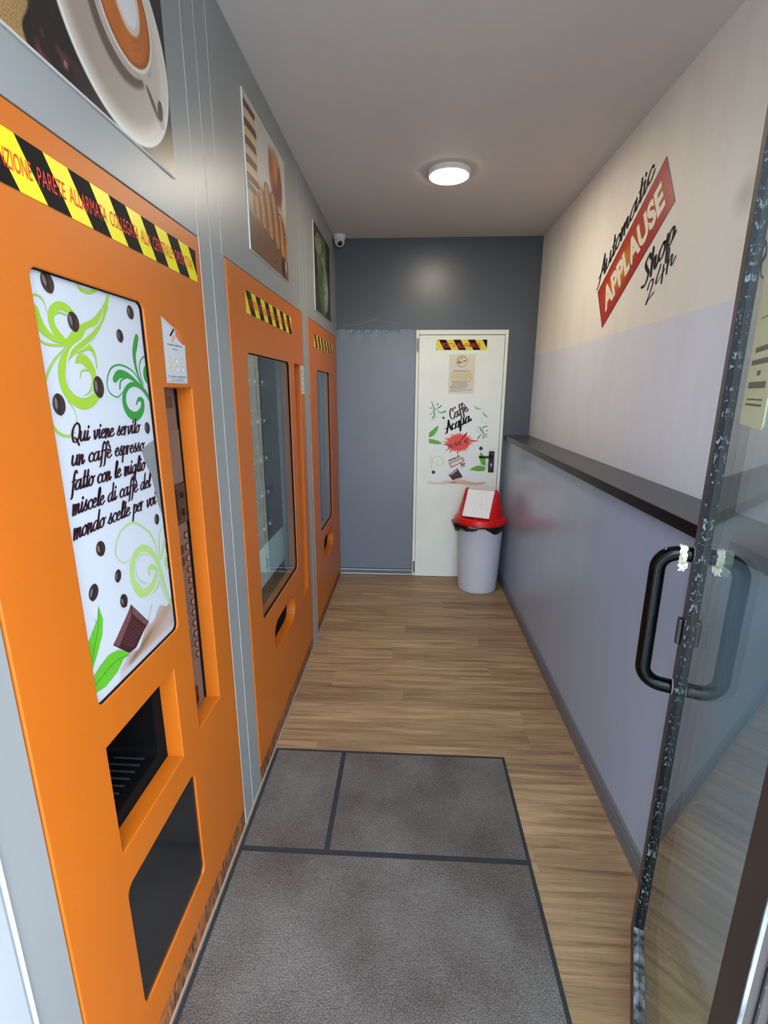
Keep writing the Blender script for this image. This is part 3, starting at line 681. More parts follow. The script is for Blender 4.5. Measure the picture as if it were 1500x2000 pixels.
# chocolate piece, leaves
chs = flat('chocolate_piece', SGN, [[(.952, 1.144), (1.011, 1.073), (.983, 1.060), (.950, 1.040), (.923, 1.042), (.874, 1.089), (.920, 1.115)]], M_choc, sg, E + 0.0003)
bm = BM()
add_poly(bm, SGN, [(.952, 1.141), (.948, 1.118), (.893, 1.075), (.876, 1.089)], E + 0.0005); add_poly(bm, SGN, [(.955, 1.140), (1.008, 1.074), (.997, 1.070), (.952, 1.122)], E + 0.0005)
for i in range(11):
    k = i / 11.0; add_ribbon(bm, SGN, [(.945 - .045 * k, 1.113 - .040 * k, .0010), (.990 - .055 * k, 1.066 - .018 * k, .0010)], E + 0.0005)
obj('chocolate_highlights', bm, M_choch, sg)
for pts, mid in (([(.847, 1.189), (.855, 1.157), (.845, 1.126), (.821, 1.095), (.7950, 1.066), (.7940, 1.103), (.7950, 1.125), (.820, 1.148), (.839, 1.165)], [(.847, 1.189, .001), (.838, 1.150, .002), (.815, 1.110, .002), (.796, 1.075, .002)]),
                 ([(.922, 1.039), (.902, 1.041), (.873, 1.026), (.834, 1.019), (.805, 1.025), (.7945, 1.034), (.7950, 1.055), (.823, 1.069), (.856, 1.077), (.888, 1.070), (.912, 1.053)], [(.922, 1.040, .001), (.870, 1.052, .002), (.796, 1.040, .002)])):
    lf = flat('printed_leaf', SGN, [pts], M_leaf, sg, E + 0.0007)
    bm = BM(); add_ribbon(bm, SGN, mid, E + 0.0009)
    for k in (.25, .45, .65):
        p = np.array(mid[0][:2]) * (1 - k) + np.array(mid[-1][:2]) * k; add_ribbon(bm, SGN, [(p[0], p[1], .001), (p[0] - .006, p[1] + .012, .0006)], E + 0.0009)
    obj('leaf_vein', bm, M_leafd, sg)

# coin notice with a torn corner
lb = flat('coin_notice', LEFT, [[(1.198, 1.772), (1.262, 1.752), (1.268, 1.733), (1.280, 1.724), (1.298, 1.716), (1.313, 1.716), (1.309, 1.618), (1.195, 1.618)]], M_label, t1, 0.0036)
flat('torn_print', LEFT, [[(1.262, 1.752), (1.285, 1.752), (1.304, 1.720), (1.298, 1.717), (1.280, 1.725), (1.268, 1.734)]], mat('torn_residue', rgb(205, 100, 50), .6), lb, 0.0038)
text('lettering', LEFT, 'Accetta monete da', 1.216, 1.708, 0.0062, M_inkb, lb, 0.0040, fit=0.078)
text('lettering', LEFT, '1,00 euro', 1.238, 1.699, 0.0035, M_inkb, lb, 0.0040, fit=0.030)
text('lettering', LEFT, 'Per guasti e segnalazioni', 1.206, 1.632, 0.0058, M_inkb, lb, 0.0040, fit=0.095)
text('lettering', LEFT, 'Tel. 338 3528746', 1.220, 1.6235, 0.0058, M_inkbl, lb, 0.0040, fit=0.066)
for i in range(6):
    a, b = 1.224 + .032 * (i % 3), 1.673 - .020 * (i // 3)
    o = flat('printed_coin', LEFT, [circ(a, b, .0085)], mat('coin_silver_print', rgb(176, 172, 158), .4), lb, 0.0040)
    flat('coin_centre', LEFT, [circ(a + .001, b - .001, .0055)], mat('coin_gold_print', rgb(206, 196, 150), .4) if i in (2, 3, 0) else mat('coin_centre_print', rgb(214, 214, 210), .4), lb, 0.0042)
bm = BM()
for q in ([(1.2, 1.766, .0008), (1.262, 1.748, .0008)], [(1.2005, 1.766, .0008), (1.1985, 1.6215, .0008)], [(1.1985, 1.6215, .0008), (1.3055, 1.6215, .0008)], [(1.3055, 1.6215, .0008), (1.3085, 1.71, .0008)]): add_ribbon(bm, LEFT, q, 0.0040)
obj('printed_border', bm, M_inkg, lb)
bm = BM(); add_ribbon(bm, LEFT, [(1.236, 1.732, .006), (1.256, 1.748, .006)], .0040); obj('logo_lettering', bm, M_inkb, lb)
bm = BM(); add_poly(bm, LEFT, [(1.238, 1.722), (1.260, 1.741), (1.266, 1.734), (1.246, 1.716)], .0040); obj('logo_banner', bm, mat('pale_red_print', rgb(214, 150, 140), .4), lb)

# hazard tape 1, running out of the picture on the left
ht = hazard_tape(LEFT, 0.640, 1.428, 1.892, 1.971, 0.1163, 0.054, t1, 0.0038, 0.803 - 0.640)
TW = (('ATTENZIONE', .722, .829), ('PARETE', .840, .905), ('ALLARMATA', .915, 1.021), ('COLLEGATA', 1.031, 1.135), ('ALLA', 1.144, 1.185), ('CENTRALE', 1.194, 1.289), ('OPERATIVA', 1.298, 1.402))
def tape_text(ht, a0, a1, b, h):
    k = (a1 - a0) / (1.402 - .722)
    for w_, p, q in TW: text('lettering', LEFT, w_, a0 + (p - .722) * k, b, h, M_redink, ht, 0.0046, fit=(q - p) * k, bold=0.0)
tape_text(ht, .722, 1.402, 1.9165, .0265)

# keypad niche
obj('keypad_plate', bx(XL - 0.049, XL - 0.0432, 1.176, 1.338, 0.641, 1.611), M_beige, t1)
NX = XL - 0.043
KP = Surf((NX, 0, 0), (0, 1, 0), (0, 0, 1), (1, 0, 0))
def kbox(name, a0, a1, b0, b1, h, m, bev=0.001): return obj(name, bx(NX - 0.0005, NX + h, a0, a1, b0, b1), m, t1, bevel=bev)
kbox('niche_edge', 1.322, 1.334, 0.650, 1.604, 0.003, M_blackm)
kbox('display', 1.236, 1.302, 1.555, 1.584, 0.003, mat('display_brown', rgb(70, 52, 44), .2))
kbox('upper_door', 1.200, 1.320, 1.350, 1.497, 0.004, M_beige, 0.002)
kbox('coin_module', 1.200, 1.321, 1.235, 1.347, 0.005, mat('dark_brown_plastic', rgb(52, 38, 33), .35))
kbox('coin_slot', 1.262, 1.276, 1.250, 1.335, 0.0062, M_black)
for b in (1.316, 1.266):
    bm = BM(); add_lathe(bm, KP.p(1.299, b, 0.0045), [(.009, 0), (.009, .004), (.006, .006)], 20, axis_to((1, 0, 0))); obj('knob', bm, M_black, t1)
for i in range(12):
    b = 1.195 - i * (1.195 - .814) / 11
    bm = BM(); add_lathe(bm, KP.p(1.3055, b, 0), [(.0105, 0), (.0105, .0022)], 20, axis_to((1, 0, 0))); ring = obj('button', bm, mat('button_ring', rgb(38, 26, 24), .4), t1)
    bm = BM(); add_lathe(bm, KP.p(1.3055, b, 0.002), [(.0078, 0), (.0078, .0022), (.006, .003)], 20, axis_to((1, 0, 0))); obj('button_cap', bm, mat('button_copper', rgb(176, 112, 84), .3), ring)
    dark = i in (1, 2); b2 = b - 0.002
    if dark: kbox('selection_label', 1.240, 1.287, b2 - .013, b2 + .013, 0.0008, mat('dark_brown_print', rgb(54, 38, 32), .4), 0)
    elif i > 0:
        fr = BM()
        for a0_, a1_, b0_, b1_ in ((1.24, 1.285, b2 + .0115, b2 + .0125), (1.24, 1.285, b2 - .0125, b2 - .0115), (1.2842, 1.285, b2 - .0125, b2 + .0125)): add_box(fr, NX, NX + .0006, a0_, a1_, b0_, b1_)
        obj('selection_label', fr, mat('brown_line_print', rgb(86, 62, 54), .5), t1)
    else: kbox('selection_label', 1.240, 1.287, 1.178, 1.212, 0.001, mat('brown_print', rgb(120, 88, 72), .4), 0)
o = plate('return_slot', KP, rrect(1.245, 1.285, 0.662, 0.724, 0.012), [], 0, 0.002, M_black, t1)

# cup compartment
CP = Surf((XL - 0.0435, 0, 0), (0, 1, 0), (0, 0, 1), (1, 0, 0))
o = plate('cup_flange', CP, rrect(0.785, 1.085, 0.630, 0.912), [rrect(0.80, 1.045, 0.675, 0.895, 0.022)], -0.004, 0.0, M_blackm, t1)
bm = BM(); sec = rrect(0.80, 1.045, 0.675, 0.895, 0.022); A_ = [bm.verts.new(CP.p(a, b, -0.004)) for a, b in sec]; B_ = [bm.verts.new(CP.p(a * .94 + .0553, b * .94 + .047, -0.15)) for a, b in sec]
for i in range(len(sec)): bm.faces.new((A_[i], A_[(i + 1) % len(sec)], B_[(i + 1) % len(sec)], B_[i]))
bm.faces.new(B_); obj('cup_compartment', bm, M_black, t1, smooth=False)
bm = BM()
for i in range(9): add_box(bm, NX - 0.10, NX - 0.02, 0.83 + i * .022, 0.833 + i * .022, 0.688, 0.692)
obj('drip_grille', bm, mat('dark_grille', rgb(46, 46, 50), .3), t1)
bm = BM(); add_tube(bm, [CP.p(.93, .89, -.07), CP.p(.93, .84, -.07)], .009); obj('coffee_spout', bm, M_chrome, t1)
# lower dark window
o = plate('smoked_window', LEFT, rrect(0.786, 1.128, 0.192, 0.55, 0.024), [], -0.006, -0.0022, M_smoke, t1)

# ---- machines 2 and 3
def snack(ym, t, w, hole, rows, seed):
    a0, a1, b0, b1 = w
    plate('window_seal', LEFT, rrect(a0 - .004, a1 + .004, b0 - .004, b1 + .004, .034), [rrect(a0 + .003, a1 - .003, b0 + .003, b1 - .003, .028)], -0.010, -0.0012, M_blackm, t)
    al = mat('brushed_profile', rgb(176, 180, 176), .35, metal=.3)
    for q0, q1, o0, o1 in ((a1 + .062, a1 + .085, -.085, -.062), (a1 + .105, a1 + .118, -.085, -.062), (a0 - .01, a0 + .012, -.075, -.060)):
        obj('inner_profile', bx(XL + o0, XL + o1, q0, q1, b0 - .04, b1 + .02), al, t, bevel=.002)
    obj('inner_wall', bx(XL - .60, XL - .10, a1 + .128, a1 + .132, b0 - .04, b1 + .02), mat('brown_inner_wall', rgb(74, 60, 56), .4), t)
    obj('glass_pane', bx(XL - 0.0085, XL - 0.0050, a0 - .003, a1 + .003, b0 - .003, b1 + .003), M_glass, t)
    c0, c1 = MY[ym][0] - .02, MY[ym][1] + .02
    cabinet(t, c0, c1, 0.0, 2.05, 0.72)
    for k, z in enumerate(rows):
        sh = obj('shelf_tray', bx(XL - 0.60, XL - 0.13, a0 - .06, a1 + .06, z - .045, z - .035), mat('tray_grey', rgb(74, 76, 78), .35, metal=.5), t)
        obj('tray_front', bx(XL - 0.13, XL - 0.126, a0 - .06, a1 + .06, z - .045, z - .012), mat('tray_front_grey', rgb(58, 60, 62), .3), sh)
        n = 6
        for i in range(n):
            a = a0 + (a1 - a0) * (i + .5) / n
            bm = BM(); pts = []
            for s in range(61):
                th = 2 * PI * s / 12; pts.append((XL - .14 - .40 * s / 60, a + .034 * math.cos(th), z + .005 + .034 * math.sin(th)))
            add_tube(bm, pts, .0016, 6); obj('spiral', bm, M_chrome, sh)
            bm = BM(); add_lathe(bm, (XL - .124, a, z - .028), [(.008, 0), (.008, .003), (.004, .006)], 14, axis_to((1, 0, 0))); obj('white_disc', bm, M_seam_l, sh)  # small white disc on the tray front
    ha0, ha1, hb0, hb1 = hole
    H = Surf((XL - 0.044, 0, 0), (0, 1, 0), (0, 0, 1), (1, 0, 0))
    bm = BM(); add_box(bm, XL - 0.06, XL - 0.0435, ha0 - .02, ha1 + .02, hb0 - .02, hb1 + .02); obj('delivery_flap', bm, M_blackm, t, bevel=.003)
W2 = (1.819, 2.452, 0.668, 1.736); HO2 = (1.962, 2.350, 0.430, 0.572)
W3 = (3.158, 3.650, 0.655, 1.728); HO3 = (3.245, 3.650, 0.420, 0.580)
S2 = rrect(2.552, 2.686, 0.452, 1.735)
t2 = machine(1, 'orange snack machine with tall window and narrow slot, between the other two', [rrect(*W2, .03), rrect(*HO2, .068), S2])
t3 = machine(2, 'orange machine with narrow window in the far corner beside the back wall', [rrect(*W3, .03), rrect(*HO3, .075)])
snack(1, t2, W2, HO2, [1.67, 1.485, 1.30, 1.125, 0.955], 1)
snack(2, t3, W3, HO3, [1.62, 1.40, 1.18, 0.96], 2)
obj('slot_plate', bx(XL - 0.049, XL - 0.0432, 2.548, 2.690, 0.448, 1.739), M_orange_edge, t2)
obj('pale_sheet', bx(XL - 0.075, XL - 0.070, 1.88, 2.46, 0.715, 0.895), M_cavbox, t2)
lb = flat('coin_notice', LEFT, [rrect(2.690, 2.776, 1.583, 1.733)], M_label, t2, 0.0036)
for i in range(6):
    flat('printed_coin', LEFT, [circ(2.710 + .022 * (i % 3), 1.655 - .03 * (i // 3), .008)], mat('coin_silver_print', rgb(176, 172, 158), .4), lb, 0.0040)
bm = BM(); add_poly(bm, LEFT, [(2.715, 1.695), (2.745, 1.718), (2.752, 1.708), (2.722, 1.686)], .0040); obj('logo', bm, M_inkg, lb)
bm = BM(); add_box(bm, XL + .0038, XL + .0041, 2.700, 2.766, 1.598, 1.601); add_box(bm, XL + .0038, XL + .0041, 2.700, 2.766, 1.676, 1.679); obj('printed_line', bm, M_inkg, lb)
ht = hazard_tape(LEFT, 1.838, 2.524, 1.873, 1.951, 0.1163, 0.054, t2, 0.0038, 0.0)
tape_text(ht, 1.862, 2.512, 1.898, .028)
ht = hazard_tape(LEFT, 3.107, 3.815, 1.866, 1.938, 0.1163, 0.054, t3, 0.0038, 0.0)
tape_text(ht, 3.135, 3.795, 1.889, .026)

# ================================================================== POSTERS ABOVE THE MACHINES
def poster(a0, a1, b0, b1, fn, label, step):
    t = thing('poster', (XL, (a0 + a1) / 2, b0), label, 'poster', 'photo posters above the machines')
    obj('board', bx(XL + 0.0002, XL + 0.0055, a0, a1, b0, b1), M_white, t)
    painted('printed_photo', LEFT, a0 + .001, a1 - .001, b0 + .001, b1 - .001, 0.0058, step, fn, t)
    return t
def cup_photo(A, B, U, V):
    c = np.ones(A.shape + (3,)) * C3(26, 20, 20)
    n = vnoise(A, B, 60, 1); n2 = vnoise(A, B, 28, 2)
    c = mixc(c, C3(86, 44, 44), sst(n * n2, .35, .6) * sst(1.02 - A, 0, .08))
    c = mixc(c, C3(150, 108, 96), sst(n * n2, .62, .75) * sst(1.0 - A, 0, .06))
    # burlap in the left corner
    w = sst(0.866 - A + .01 * np.sin(B * 70), -.002, .004) * sst(2.36 - B, 0, .01); wv = (np.sin((A + B) * 900) * np.sin((A - B) * 900) > 0) * 1.0
    c = mixc(c, C3(176, 140, 88), w); c = mixc(c, C3(120, 88, 48), w * wv * .6)
    # table, lower right
    w = sst((A - 1.20) * .6 + (2.16 - B), -.01, .05) * sst(A, 1.15, 1.25); c = mixc(c, C3(96, 84, 64), w)
    # saucer
    d = ell(A, B, 1.137, 2.308, .208, .196); w = sst(1 - d, -.008, .008)
    sh = np.clip(.55 + 1.3 * (A - 1.13) + .5 * (B - 2.2) + .55 * sst(d, .75, 1.0), 0, 1)
    sc = C3(122, 100, 84) * (1 - sh[..., None]) + C3(232, 222, 206) * sh[..., None]
    c = c * (1 - w[..., None]) + sc * w[..., None]
    c = mixc(c, C3(240, 236, 228), w * np.exp(-((d - .97) / .02) ** 2))
    # shade of the cup and cup body
    w = sst(1 - ell(A, B, 1.150, 2.325, .120, .112, .3), -.02, .10); c = mixc(c, C3(80, 60, 50), w * .75)
    w = sst(1 - ell(A, B, 1.163, 2.345, .112, .104), -.01, .012); c = mixc(c, C3(190, 178, 166), w)
    # handle
    w = sst(1 - ell(A, B, 1.262, 2.240, .058, .024, -.75), -.05, .05); c = mixc(c, C3(200, 190, 180), w)
    w = sst(1 - ell(A, B, 1.258, 2.232, .034, .008, -.75), -.05, .08); c = mixc(c, C3(104, 84, 72), w)
    w = sst(1 - ell(A, B, 1.292, 2.232, .012, .022, -.2), -.1, .1); c = mixc(c, C3(84, 66, 62), w)
    # rim and coffee
    d = ell(A, B, 1.172, 2.360, .107, .104); w = sst(1 - d, -.01, .012); c = mixc(c, C3(236, 226, 214), w)
    w = sst(.935 - d, -.01, .02); nn = vnoise(A * 1.0, B * .5, 50, 5)
    cc = C3(206, 112, 34) * (1 - nn[..., None] * .35) + C3(150, 70, 20) * nn[..., None] * .35
    c = c * (1 - w[..., None]) + cc * w[..., None]
    c = mixc(c, C3(150, 72, 26), w * np.exp(-((d - .90) / .05) ** 2) * .8)
    c = mixc(c, C3(232, 168, 96), w * sst(np.sin(d * 60 + 6 * nn), .3, 1) * .25)
    dh = ell(A, B, 1.182, 2.382, .052, .062, .2); w = sst(1 - dh, -.06, .06); c = mixc(c, C3(226, 206, 184), w)
    w = sst(.8 - dh, -.06, .06); c = mixc(c, C3(236, 234, 234), w)
    return c
poster(0.780, 1.347, 2.114, 2.615, cup_photo, 'photo poster of a cappuccino cup on a saucer, above the coffee machine', .0022)
def croissant_photo(A, B, U, V):
    n = vnoise(U, V, 14, 4); n3 = vnoise(U * 3, V, 40, 6)
    top = C3(212, 206, 196); mid_ = C3(186, 150, 112); bot = C3(112, 72, 48)
    c = np.ones(A.shape + (3,)) * top; c = mixc(c, mid_, sst(.62 - V, 0, .22)); c = mixc(c, bot, sst(.34 - V, 0, .2))
    c = mixc(c, C3(226, 220, 212), sst(ell(U, V, .42, .66, .2, .2), 1.3, .2) * .7)
    # stacked dessert with dark sauce at the left edge
    w = sst(.235 - U + .015 * np.sin(V * 40), -.015, .015) * sst(V, .43, .46) * sst(.97 - V, 0, .04)
    ph = (V - .05 * np.sqrt(np.clip(U, 0, 1))) * 9.0; st = np.sin(ph * 2 * PI)
    c = mixc(c, C3(226, 190, 138), w); c = mixc(c, C3(112, 30, 26), w * sst(st, -.1, .3)); c = mixc(c, C3(60, 16, 18), w * sst(st, .6, .9) * sst(U, .02, .1))
    w = sst(.2 - U, -.02, .02) * sst(V, .39, .41) * sst(.46 - V, 0, .02); c = mixc(c, C3(66, 66, 58), w)
    # out-of-focus rose
    for cx, cy, rx, ry, rot, col, al in ((.72, .74, .19, .21, .25, (150, 70, 44), 1), (.60, .76, .07, .17, .2, (176, 74, 44), .9), (.74, .84, .09, .12, .1, (214, 140, 60), .9), (.82, .72, .06, .18, 0, (132, 48, 40), .8), (.70, .62, .10, .08, 0, (112, 40, 44), .8), (.68, .80, .03, .12, .2, (210, 150, 90), .6)):
        c = mixc(c, C3(*col), sst(1 - ell(U, V, cx, cy, rx, ry, rot), -.15, .35) * al)
    # plate
    w = sst(.24 - V + .10 * (U - .5) ** 2, -.01, .02); rings = np.sin(np.hypot((U - .55) * 1.2, (V - .24)) * 130)
    c = mixc(c, C3(112, 76, 52), w); c = mixc(c, C3(164, 124, 88), w * sst(rings, 0, 1) * .6)
    # croissant segments, each with a lit side and a dark fold
    segs = [(.20, .34, .09, .08, .3), (.33, .38, .105, .14, .3), (.49, .41, .115, .20, .3), (.66, .40, .12, .21, .28), (.83, .34, .115, .17, .25), (.97, .28, .10, .12, .2)]
    for cx, cy, rx, ry, rot in reversed(segs):
        d = ell(U, V, cx, cy, rx, ry, rot); w = sst(1.03 - d, 0, .05)
        t_ = (U - cx) / rx * .5 + (V - cy) * 1.2 + .5; lit = np.clip(1 - np.abs(t_ - .45) * 1.5, 0, 1)
        cc = C3(92, 42, 22) * (1 - lit[..., None]) + C3(226, 164, 100) * lit[..., None]
        ln = sst(np.sin((U - .45 * V) * 260 + 3 * n3), 0, 1); cc = cc * (1 - .22 * ln[..., None])
        c = c * (1 - w[..., None]) + cc * w[..., None]
        c = mixc(c, C3(60, 28, 16), sst(d, .95, 1.0) * sst(1.06 - d, 0, .05) * .8)
    c = mixc(c, C3(40, 22, 20), sst(1 - ell(U, V, .84, .08, .06, .10, .3), 0, .3)); c = mixc(c, C3(214, 180, 140), sst(1 - ell(U, V, .93, .11, .03, .06), 0, .3))
    return c
poster(1.930, 2.497, 2.106, 2.612, croissant_photo, 'photo poster of a golden croissant on a plate, above the middle machine', .0025)
def green_photo(A, B, U, V):
    n = vnoise(U, V, 9, 8); n2 = vnoise(U, V, 22, 9)
    c = np.ones(A.shape + (3,)) * C3(44, 50, 36)
    for cx, cy, rx, ry, rot, col in ((.45, .72, .34, .22, .5, (120, 140, 92)), (.55, .45, .26, .30, .2, (164, 176, 130)), (.40, .52, .13, .16, -.4, (60, 98, 44)), (.50, .20, .20, .20, .2, (84, 132, 62)), (.7, .28, .14, .22, -.3, (186, 186, 176)), (.3, .3, .12, .2, .3, (74, 110, 54)), (.25, .82, .2, .12, .2, (150, 166, 116))):
        w = sst(1 - ell(U, V, cx, cy, rx, ry, rot), -.05, .12); c = mixc(c, C3(*col), w * (.6 + .4 * n))
    c = mixc(c, C3(28, 34, 24), sst(n2, .6, .9) * .5)
    c = mixc(c, C3(30, 26, 24), sst(U, .86, .94) * sst(V, .35, .5)); c = mixc(c, C3(46, 30, 26), sst(.06 - U, -.01, .04))
    return c
poster(3.180, 3.760, 2.088, 2.590, green_photo, 'photo poster of green leaves and limes, smallest in view, near the ceiling camera', .005)

# ================================================================== RIGHT SIDE
sh = obj('counter_shelf', bx(0.780, XR - .001, 0.50, YB - .001, 1.213, 1.251), M_shelf, bevel=0.0015)
tag(sh, 'long black ledge shelf running along the grey right wall', 'shelf')
obj('front_edge', bx(0.7785, 0.7799, 0.50, YB - .002, 1.2135, 1.2495), M_shelfe, sh)
# wall sign
ws = thing('wall_sign', (XR, 2.45, 1.91), 'red tilted APPLAUSE banner with Automatic Shop 24h lettering on the right wall', 'sign')
q = [(-2.817, 2.112), (-2.210, 2.490), (-2.092, 2.293), (-2.701, 1.917)]
ang = math.atan2(.378, .607)
def banner_print(A, B, U, V): pass
# banner: gradient print on a rotated grid
TL, TR, BR_, BL = [np.array(p) for p in q]
Lb = np.hypot(*(TR - TL)); Hb = np.hypot(*(TL - BL)); tx = (TR - TL) / Lb; ty = (TL - BL) / Hb
BN = Surf(RIGHT.p(BL[0], BL[1], 0.0012), RIGHT.r * tx[0] + RIGHT.u * tx[1], RIGHT.r * ty[0] + RIGHT.u * ty[1], RIGHT.n)
def bp(A, B, U, V):
    c = np.ones(A.shape + (3,)) * C3(196, 48, 40)
    g = np.exp(-(((A - .27) / .20) ** 2 + ((B - Hb * .55) / .06) ** 2)); c = mixc(c, C3(232, 140, 40), g * .9)
    g2 = np.exp(-(((A - .25) / .10) ** 2 + ((B - Hb * .5) / .05) ** 2)); c = mixc(c, C3(240, 190, 40), g2 * .9)
    e = np.minimum(np.minimum(A, Lb - A), np.minimum(B, Hb - B)); c = mixc(c, C3(84, 40, 36), sst(.005 - e, 0, .002)); return c
painted('red_banner', BN, 0, Lb, 0, Hb, 0, .004, bp, ws, .45)
text('applause_lettering', BN, 'APPLAUSE', 0.066, Hb * .25, Hb * .49, mat('banner_white', rgb(232, 222, 206), .5), ws, 0.0008, fit=0.592, bold=0.045, shear=0.0)
script('script_lettering', BN, 'Automatic', 0.02, Hb + 0.026, 0.045, M_inkb, ws, 0.0005, fit=0.60, w=.34, ang=0.0, slant=.35)
script('script_lettering', BN, 'Shop', 0.405, -0.128, 0.046, M_inkb, ws, 0.0005, fit=0.275, w=.36, slant=.35)
script('script_lettering', BN, '24h', 0.42, -0.215, 0.038, M_inkb, ws, 0.0005, fit=0.235, w=.26, slant=.35)

# ================================================================== BACK DOOR
dr = thing('door_1', (0.40, YB, 0), 'pale grey-green steel door with black lever handle in the dark back wall', 'door', kind='structure')
bm = BM(); add_box(bm, 0.037, 0.060, YB - .022, YB, 0, 2.07); add_box(bm, 0.738, 0.762, YB - .022, YB, 0, 2.07); add_box(bm, 0.060, 0.738, YB - .022, YB, 2.035, 2.07)
obj('door_frame', bm, M_frame, dr, bevel=.003)
obj('door_leaf', bx(0.062, 0.734, YB - .026, YB - .004, 0.004, 2.030), M_door, dr, bevel=.002)
for b in (1.955, .09):
    bm = BM(); add_tube(bm, [BACK.p(.052, b - .05, .029), BACK.p(.052, b + .05, .029)], .008, 12); obj('hinge', bm, M_steel, dr)
DS = Surf((0, YB - .026, 0), (1, 0, 0), (0, 0, 1), (0, -1, 0))
pl = plate('handle_plate', DS, rrect(.657, .702, .942, 1.120, .004), [], 0, .007, M_black, dr)
bm = BM(); add_tube(bm, [DS.p(.682, 1.076, .004), DS.p(.682, 1.076, .04), DS.p(.676, 1.076, .048), DS.p(.64, 1.076, .05), DS.p(.570, 1.076, .048)], [.010, .010, .010, .009, .009], 14)
obj('lever', bm, M_black, pl, smooth=True)
flat('keyhole', DS, [circ(.680, 1.010, .009, 16) , [(.675, 1.010), (.685, 1.010), (.685, .988), (.675, .988)]], M_steel, pl, .0074)
# hazard tape on the door
tp = thing('hazard_tape', (0.40, YB - .026, 1.918), 'yellow and black PORTA ALLARMATA tape stuck at the top of the back door', 'tape')
h = hazard_tape(DS, .197, .596, 1.918, 1.996, .114, .048, tp, .0006, .018, name='tape_strip')
text('lettering', DS, 'PORTA ALLARMATA', .243, 1.936, .036, M_redink, h, .0012, fit=.305, bold=.008)
# notice
nt_ = thing('notice', (0.405, YB - .026, 1.583), 'small yellowed laminated notice sheet on the back door, under the striped tape', 'notice')
o = plate('sheet', DS, rrect(.303, .510, 1.583, 1.885, .006), [], .0002, .0012, mat('yellowed_sheet', rgb(214, 206, 188), .25), nt_)
o2 = flat('printed_circle', DS, [circ(.405, 1.832, .047)], mat('faded_olive_print', rgb(186, 176, 130), .4), nt_, .0015)
flat('circle_centre', DS, [circ(.408, 1.828, .034)], mat('faded_cream_print', rgb(212, 204, 172), .4), nt_, .0018)
bm = BM(); add_ribbon(bm, DS, [(.385, 1.838, .004), (.376, 1.820, .006), (.402, 1.826, .007)], .0021); add_ribbon(bm, DS, [(.416, 1.832, .006), (.434, 1.838, .006)], .0021); add_ribbon(bm, DS, [(.398, 1.852, .005), (.402, 1.858, .004)], .0021)
obj('printed_cigarette_mark', bm, M_inkb, nt_)
flat('printed_block', DS, [rrect(.318, .495, 1.689, 1.746)], mat('faded_tan_print', rgb(202, 190, 146), .4), nt_, .0015)
bm = BM(); random.seed(3)
for b, a0, a1 in ((1.762, .334, .475), (1.754, .338, .468), (1.678, .325, .480), (1.670, .330, .45), (1.661, .345, .455), (1.652, .335, .470), (1.643, .318, .45), (1.634, .318, .455), (1.625, .318, .44), (1.612, .318, .49), (1.602, .318, .41)):
    a = a0
    while a < a1:
        l = random.uniform(.008, .022); add_poly(bm, DS, rrect(a, min(a + l, a1), b - .0022, b + .0022), .0015); a += l + .004
obj('printed_text_lines', bm, M_inkg, nt_)
# price poster
pp = thing('price_poster', (0.40, YB - .026, .83), 'white price poster with red burst reading 0,50 € on the back door', 'poster')
def splash(A, B, U, V):
    c = np.ones(A.shape + (3,)) * C3(226, 233, 232)
    w = sst(.035 - np.abs(B - .852 - .012 * np.sin(A * 20)) - .02 * np.abs(A - .4) / .25, 0, .02) * sst(B, .83, .836); c = mixc(c, C3(214, 196, 186), w)
    w2 = w * sst(A, .37, .48); c = mixc(c, C3(208, 172, 136), w2 * .8)
    c = mixc(c, C3(160, 110, 90), w * np.exp(-((A - .375) / .03) ** 2 - ((B - .852) / .008) ** 2))
    for x0, y0, x1, y1 in ((.33, .87, .285, .955), (.34, .88, .31, .96), (.45, .88, .50, .955), (.47, .88, .545, .92), (.36, .87, .27, .92)):
        t_ = np.clip(((A - x0) * (x1 - x0) + (B - y0) * (y1 - y0)) / ((x1 - x0) ** 2 + (y1 - y0) ** 2), 0, 1)
        d = np.hypot(A - x0 - t_ * (x1 - x0), B - y0 - t_ * (y1 - y0)); c = mixc(c, C3(226, 222, 222), sst(.009 * (1.1 - t_) - d, 0, .004))
    return c
ps = painted('poster_sheet', DS, .155, .640, .832, 1.520, .0008, .004, splash, pp, .4, k=1.0)
ZP = .0014
script('lettering', DS, 'Caffè', .335, 1.372, .040, mat('brown_script_ink', rgb(58, 34, 34), .4), pp, ZP + .0012, ang=.50, fit=.155, w=.28, slant=.15)
script('lettering', DS, 'Acqua', .302, 1.270, .042, M_inkb, pp, ZP + .0012, ang=.46, fit=.220, w=.28, slant=.15)
pts = []; random.seed(11); n = 30
for i in range(n * 2):
    th = 2 * PI * i / (n * 2) + .05
    rx, ry = (.088, .062) if i % 2 else (random.choice([.115, .125, .15, .105]), random.choice([.085, .095, .115, .08]))
    pts.append((.405 + rx * math.cos(th), 1.188 + ry * math.sin(th) + .10 * rx * math.cos(th) * .5))
pts2 = [(p[0], p[1]) for p in pts]
bm = BM(); vv = [bm.verts.new(DS.p(a, b, ZP)) for a, b in pts2]; cv = bm.verts.new(DS.p(.405, 1.188, ZP))
for i in range(len(vv)): bm.faces.new((cv, vv[i], vv[(i + 1) % len(vv)]))
add_poly(bm, DS, [(.50, 1.215), (.575, 1.203), (.50, 1.190)], ZP); add_poly(bm, DS, [(.31, 1.185), (.272, 1.170), (.32, 1.160)], ZP)
obj('red_burst', bm, M_burst, pp)
text('price_lettering', DS, '0,50 €', .322, 1.140, .030, M_ink, pp, ZP + .0006, ang=.30, fit=.175, shear=.1)
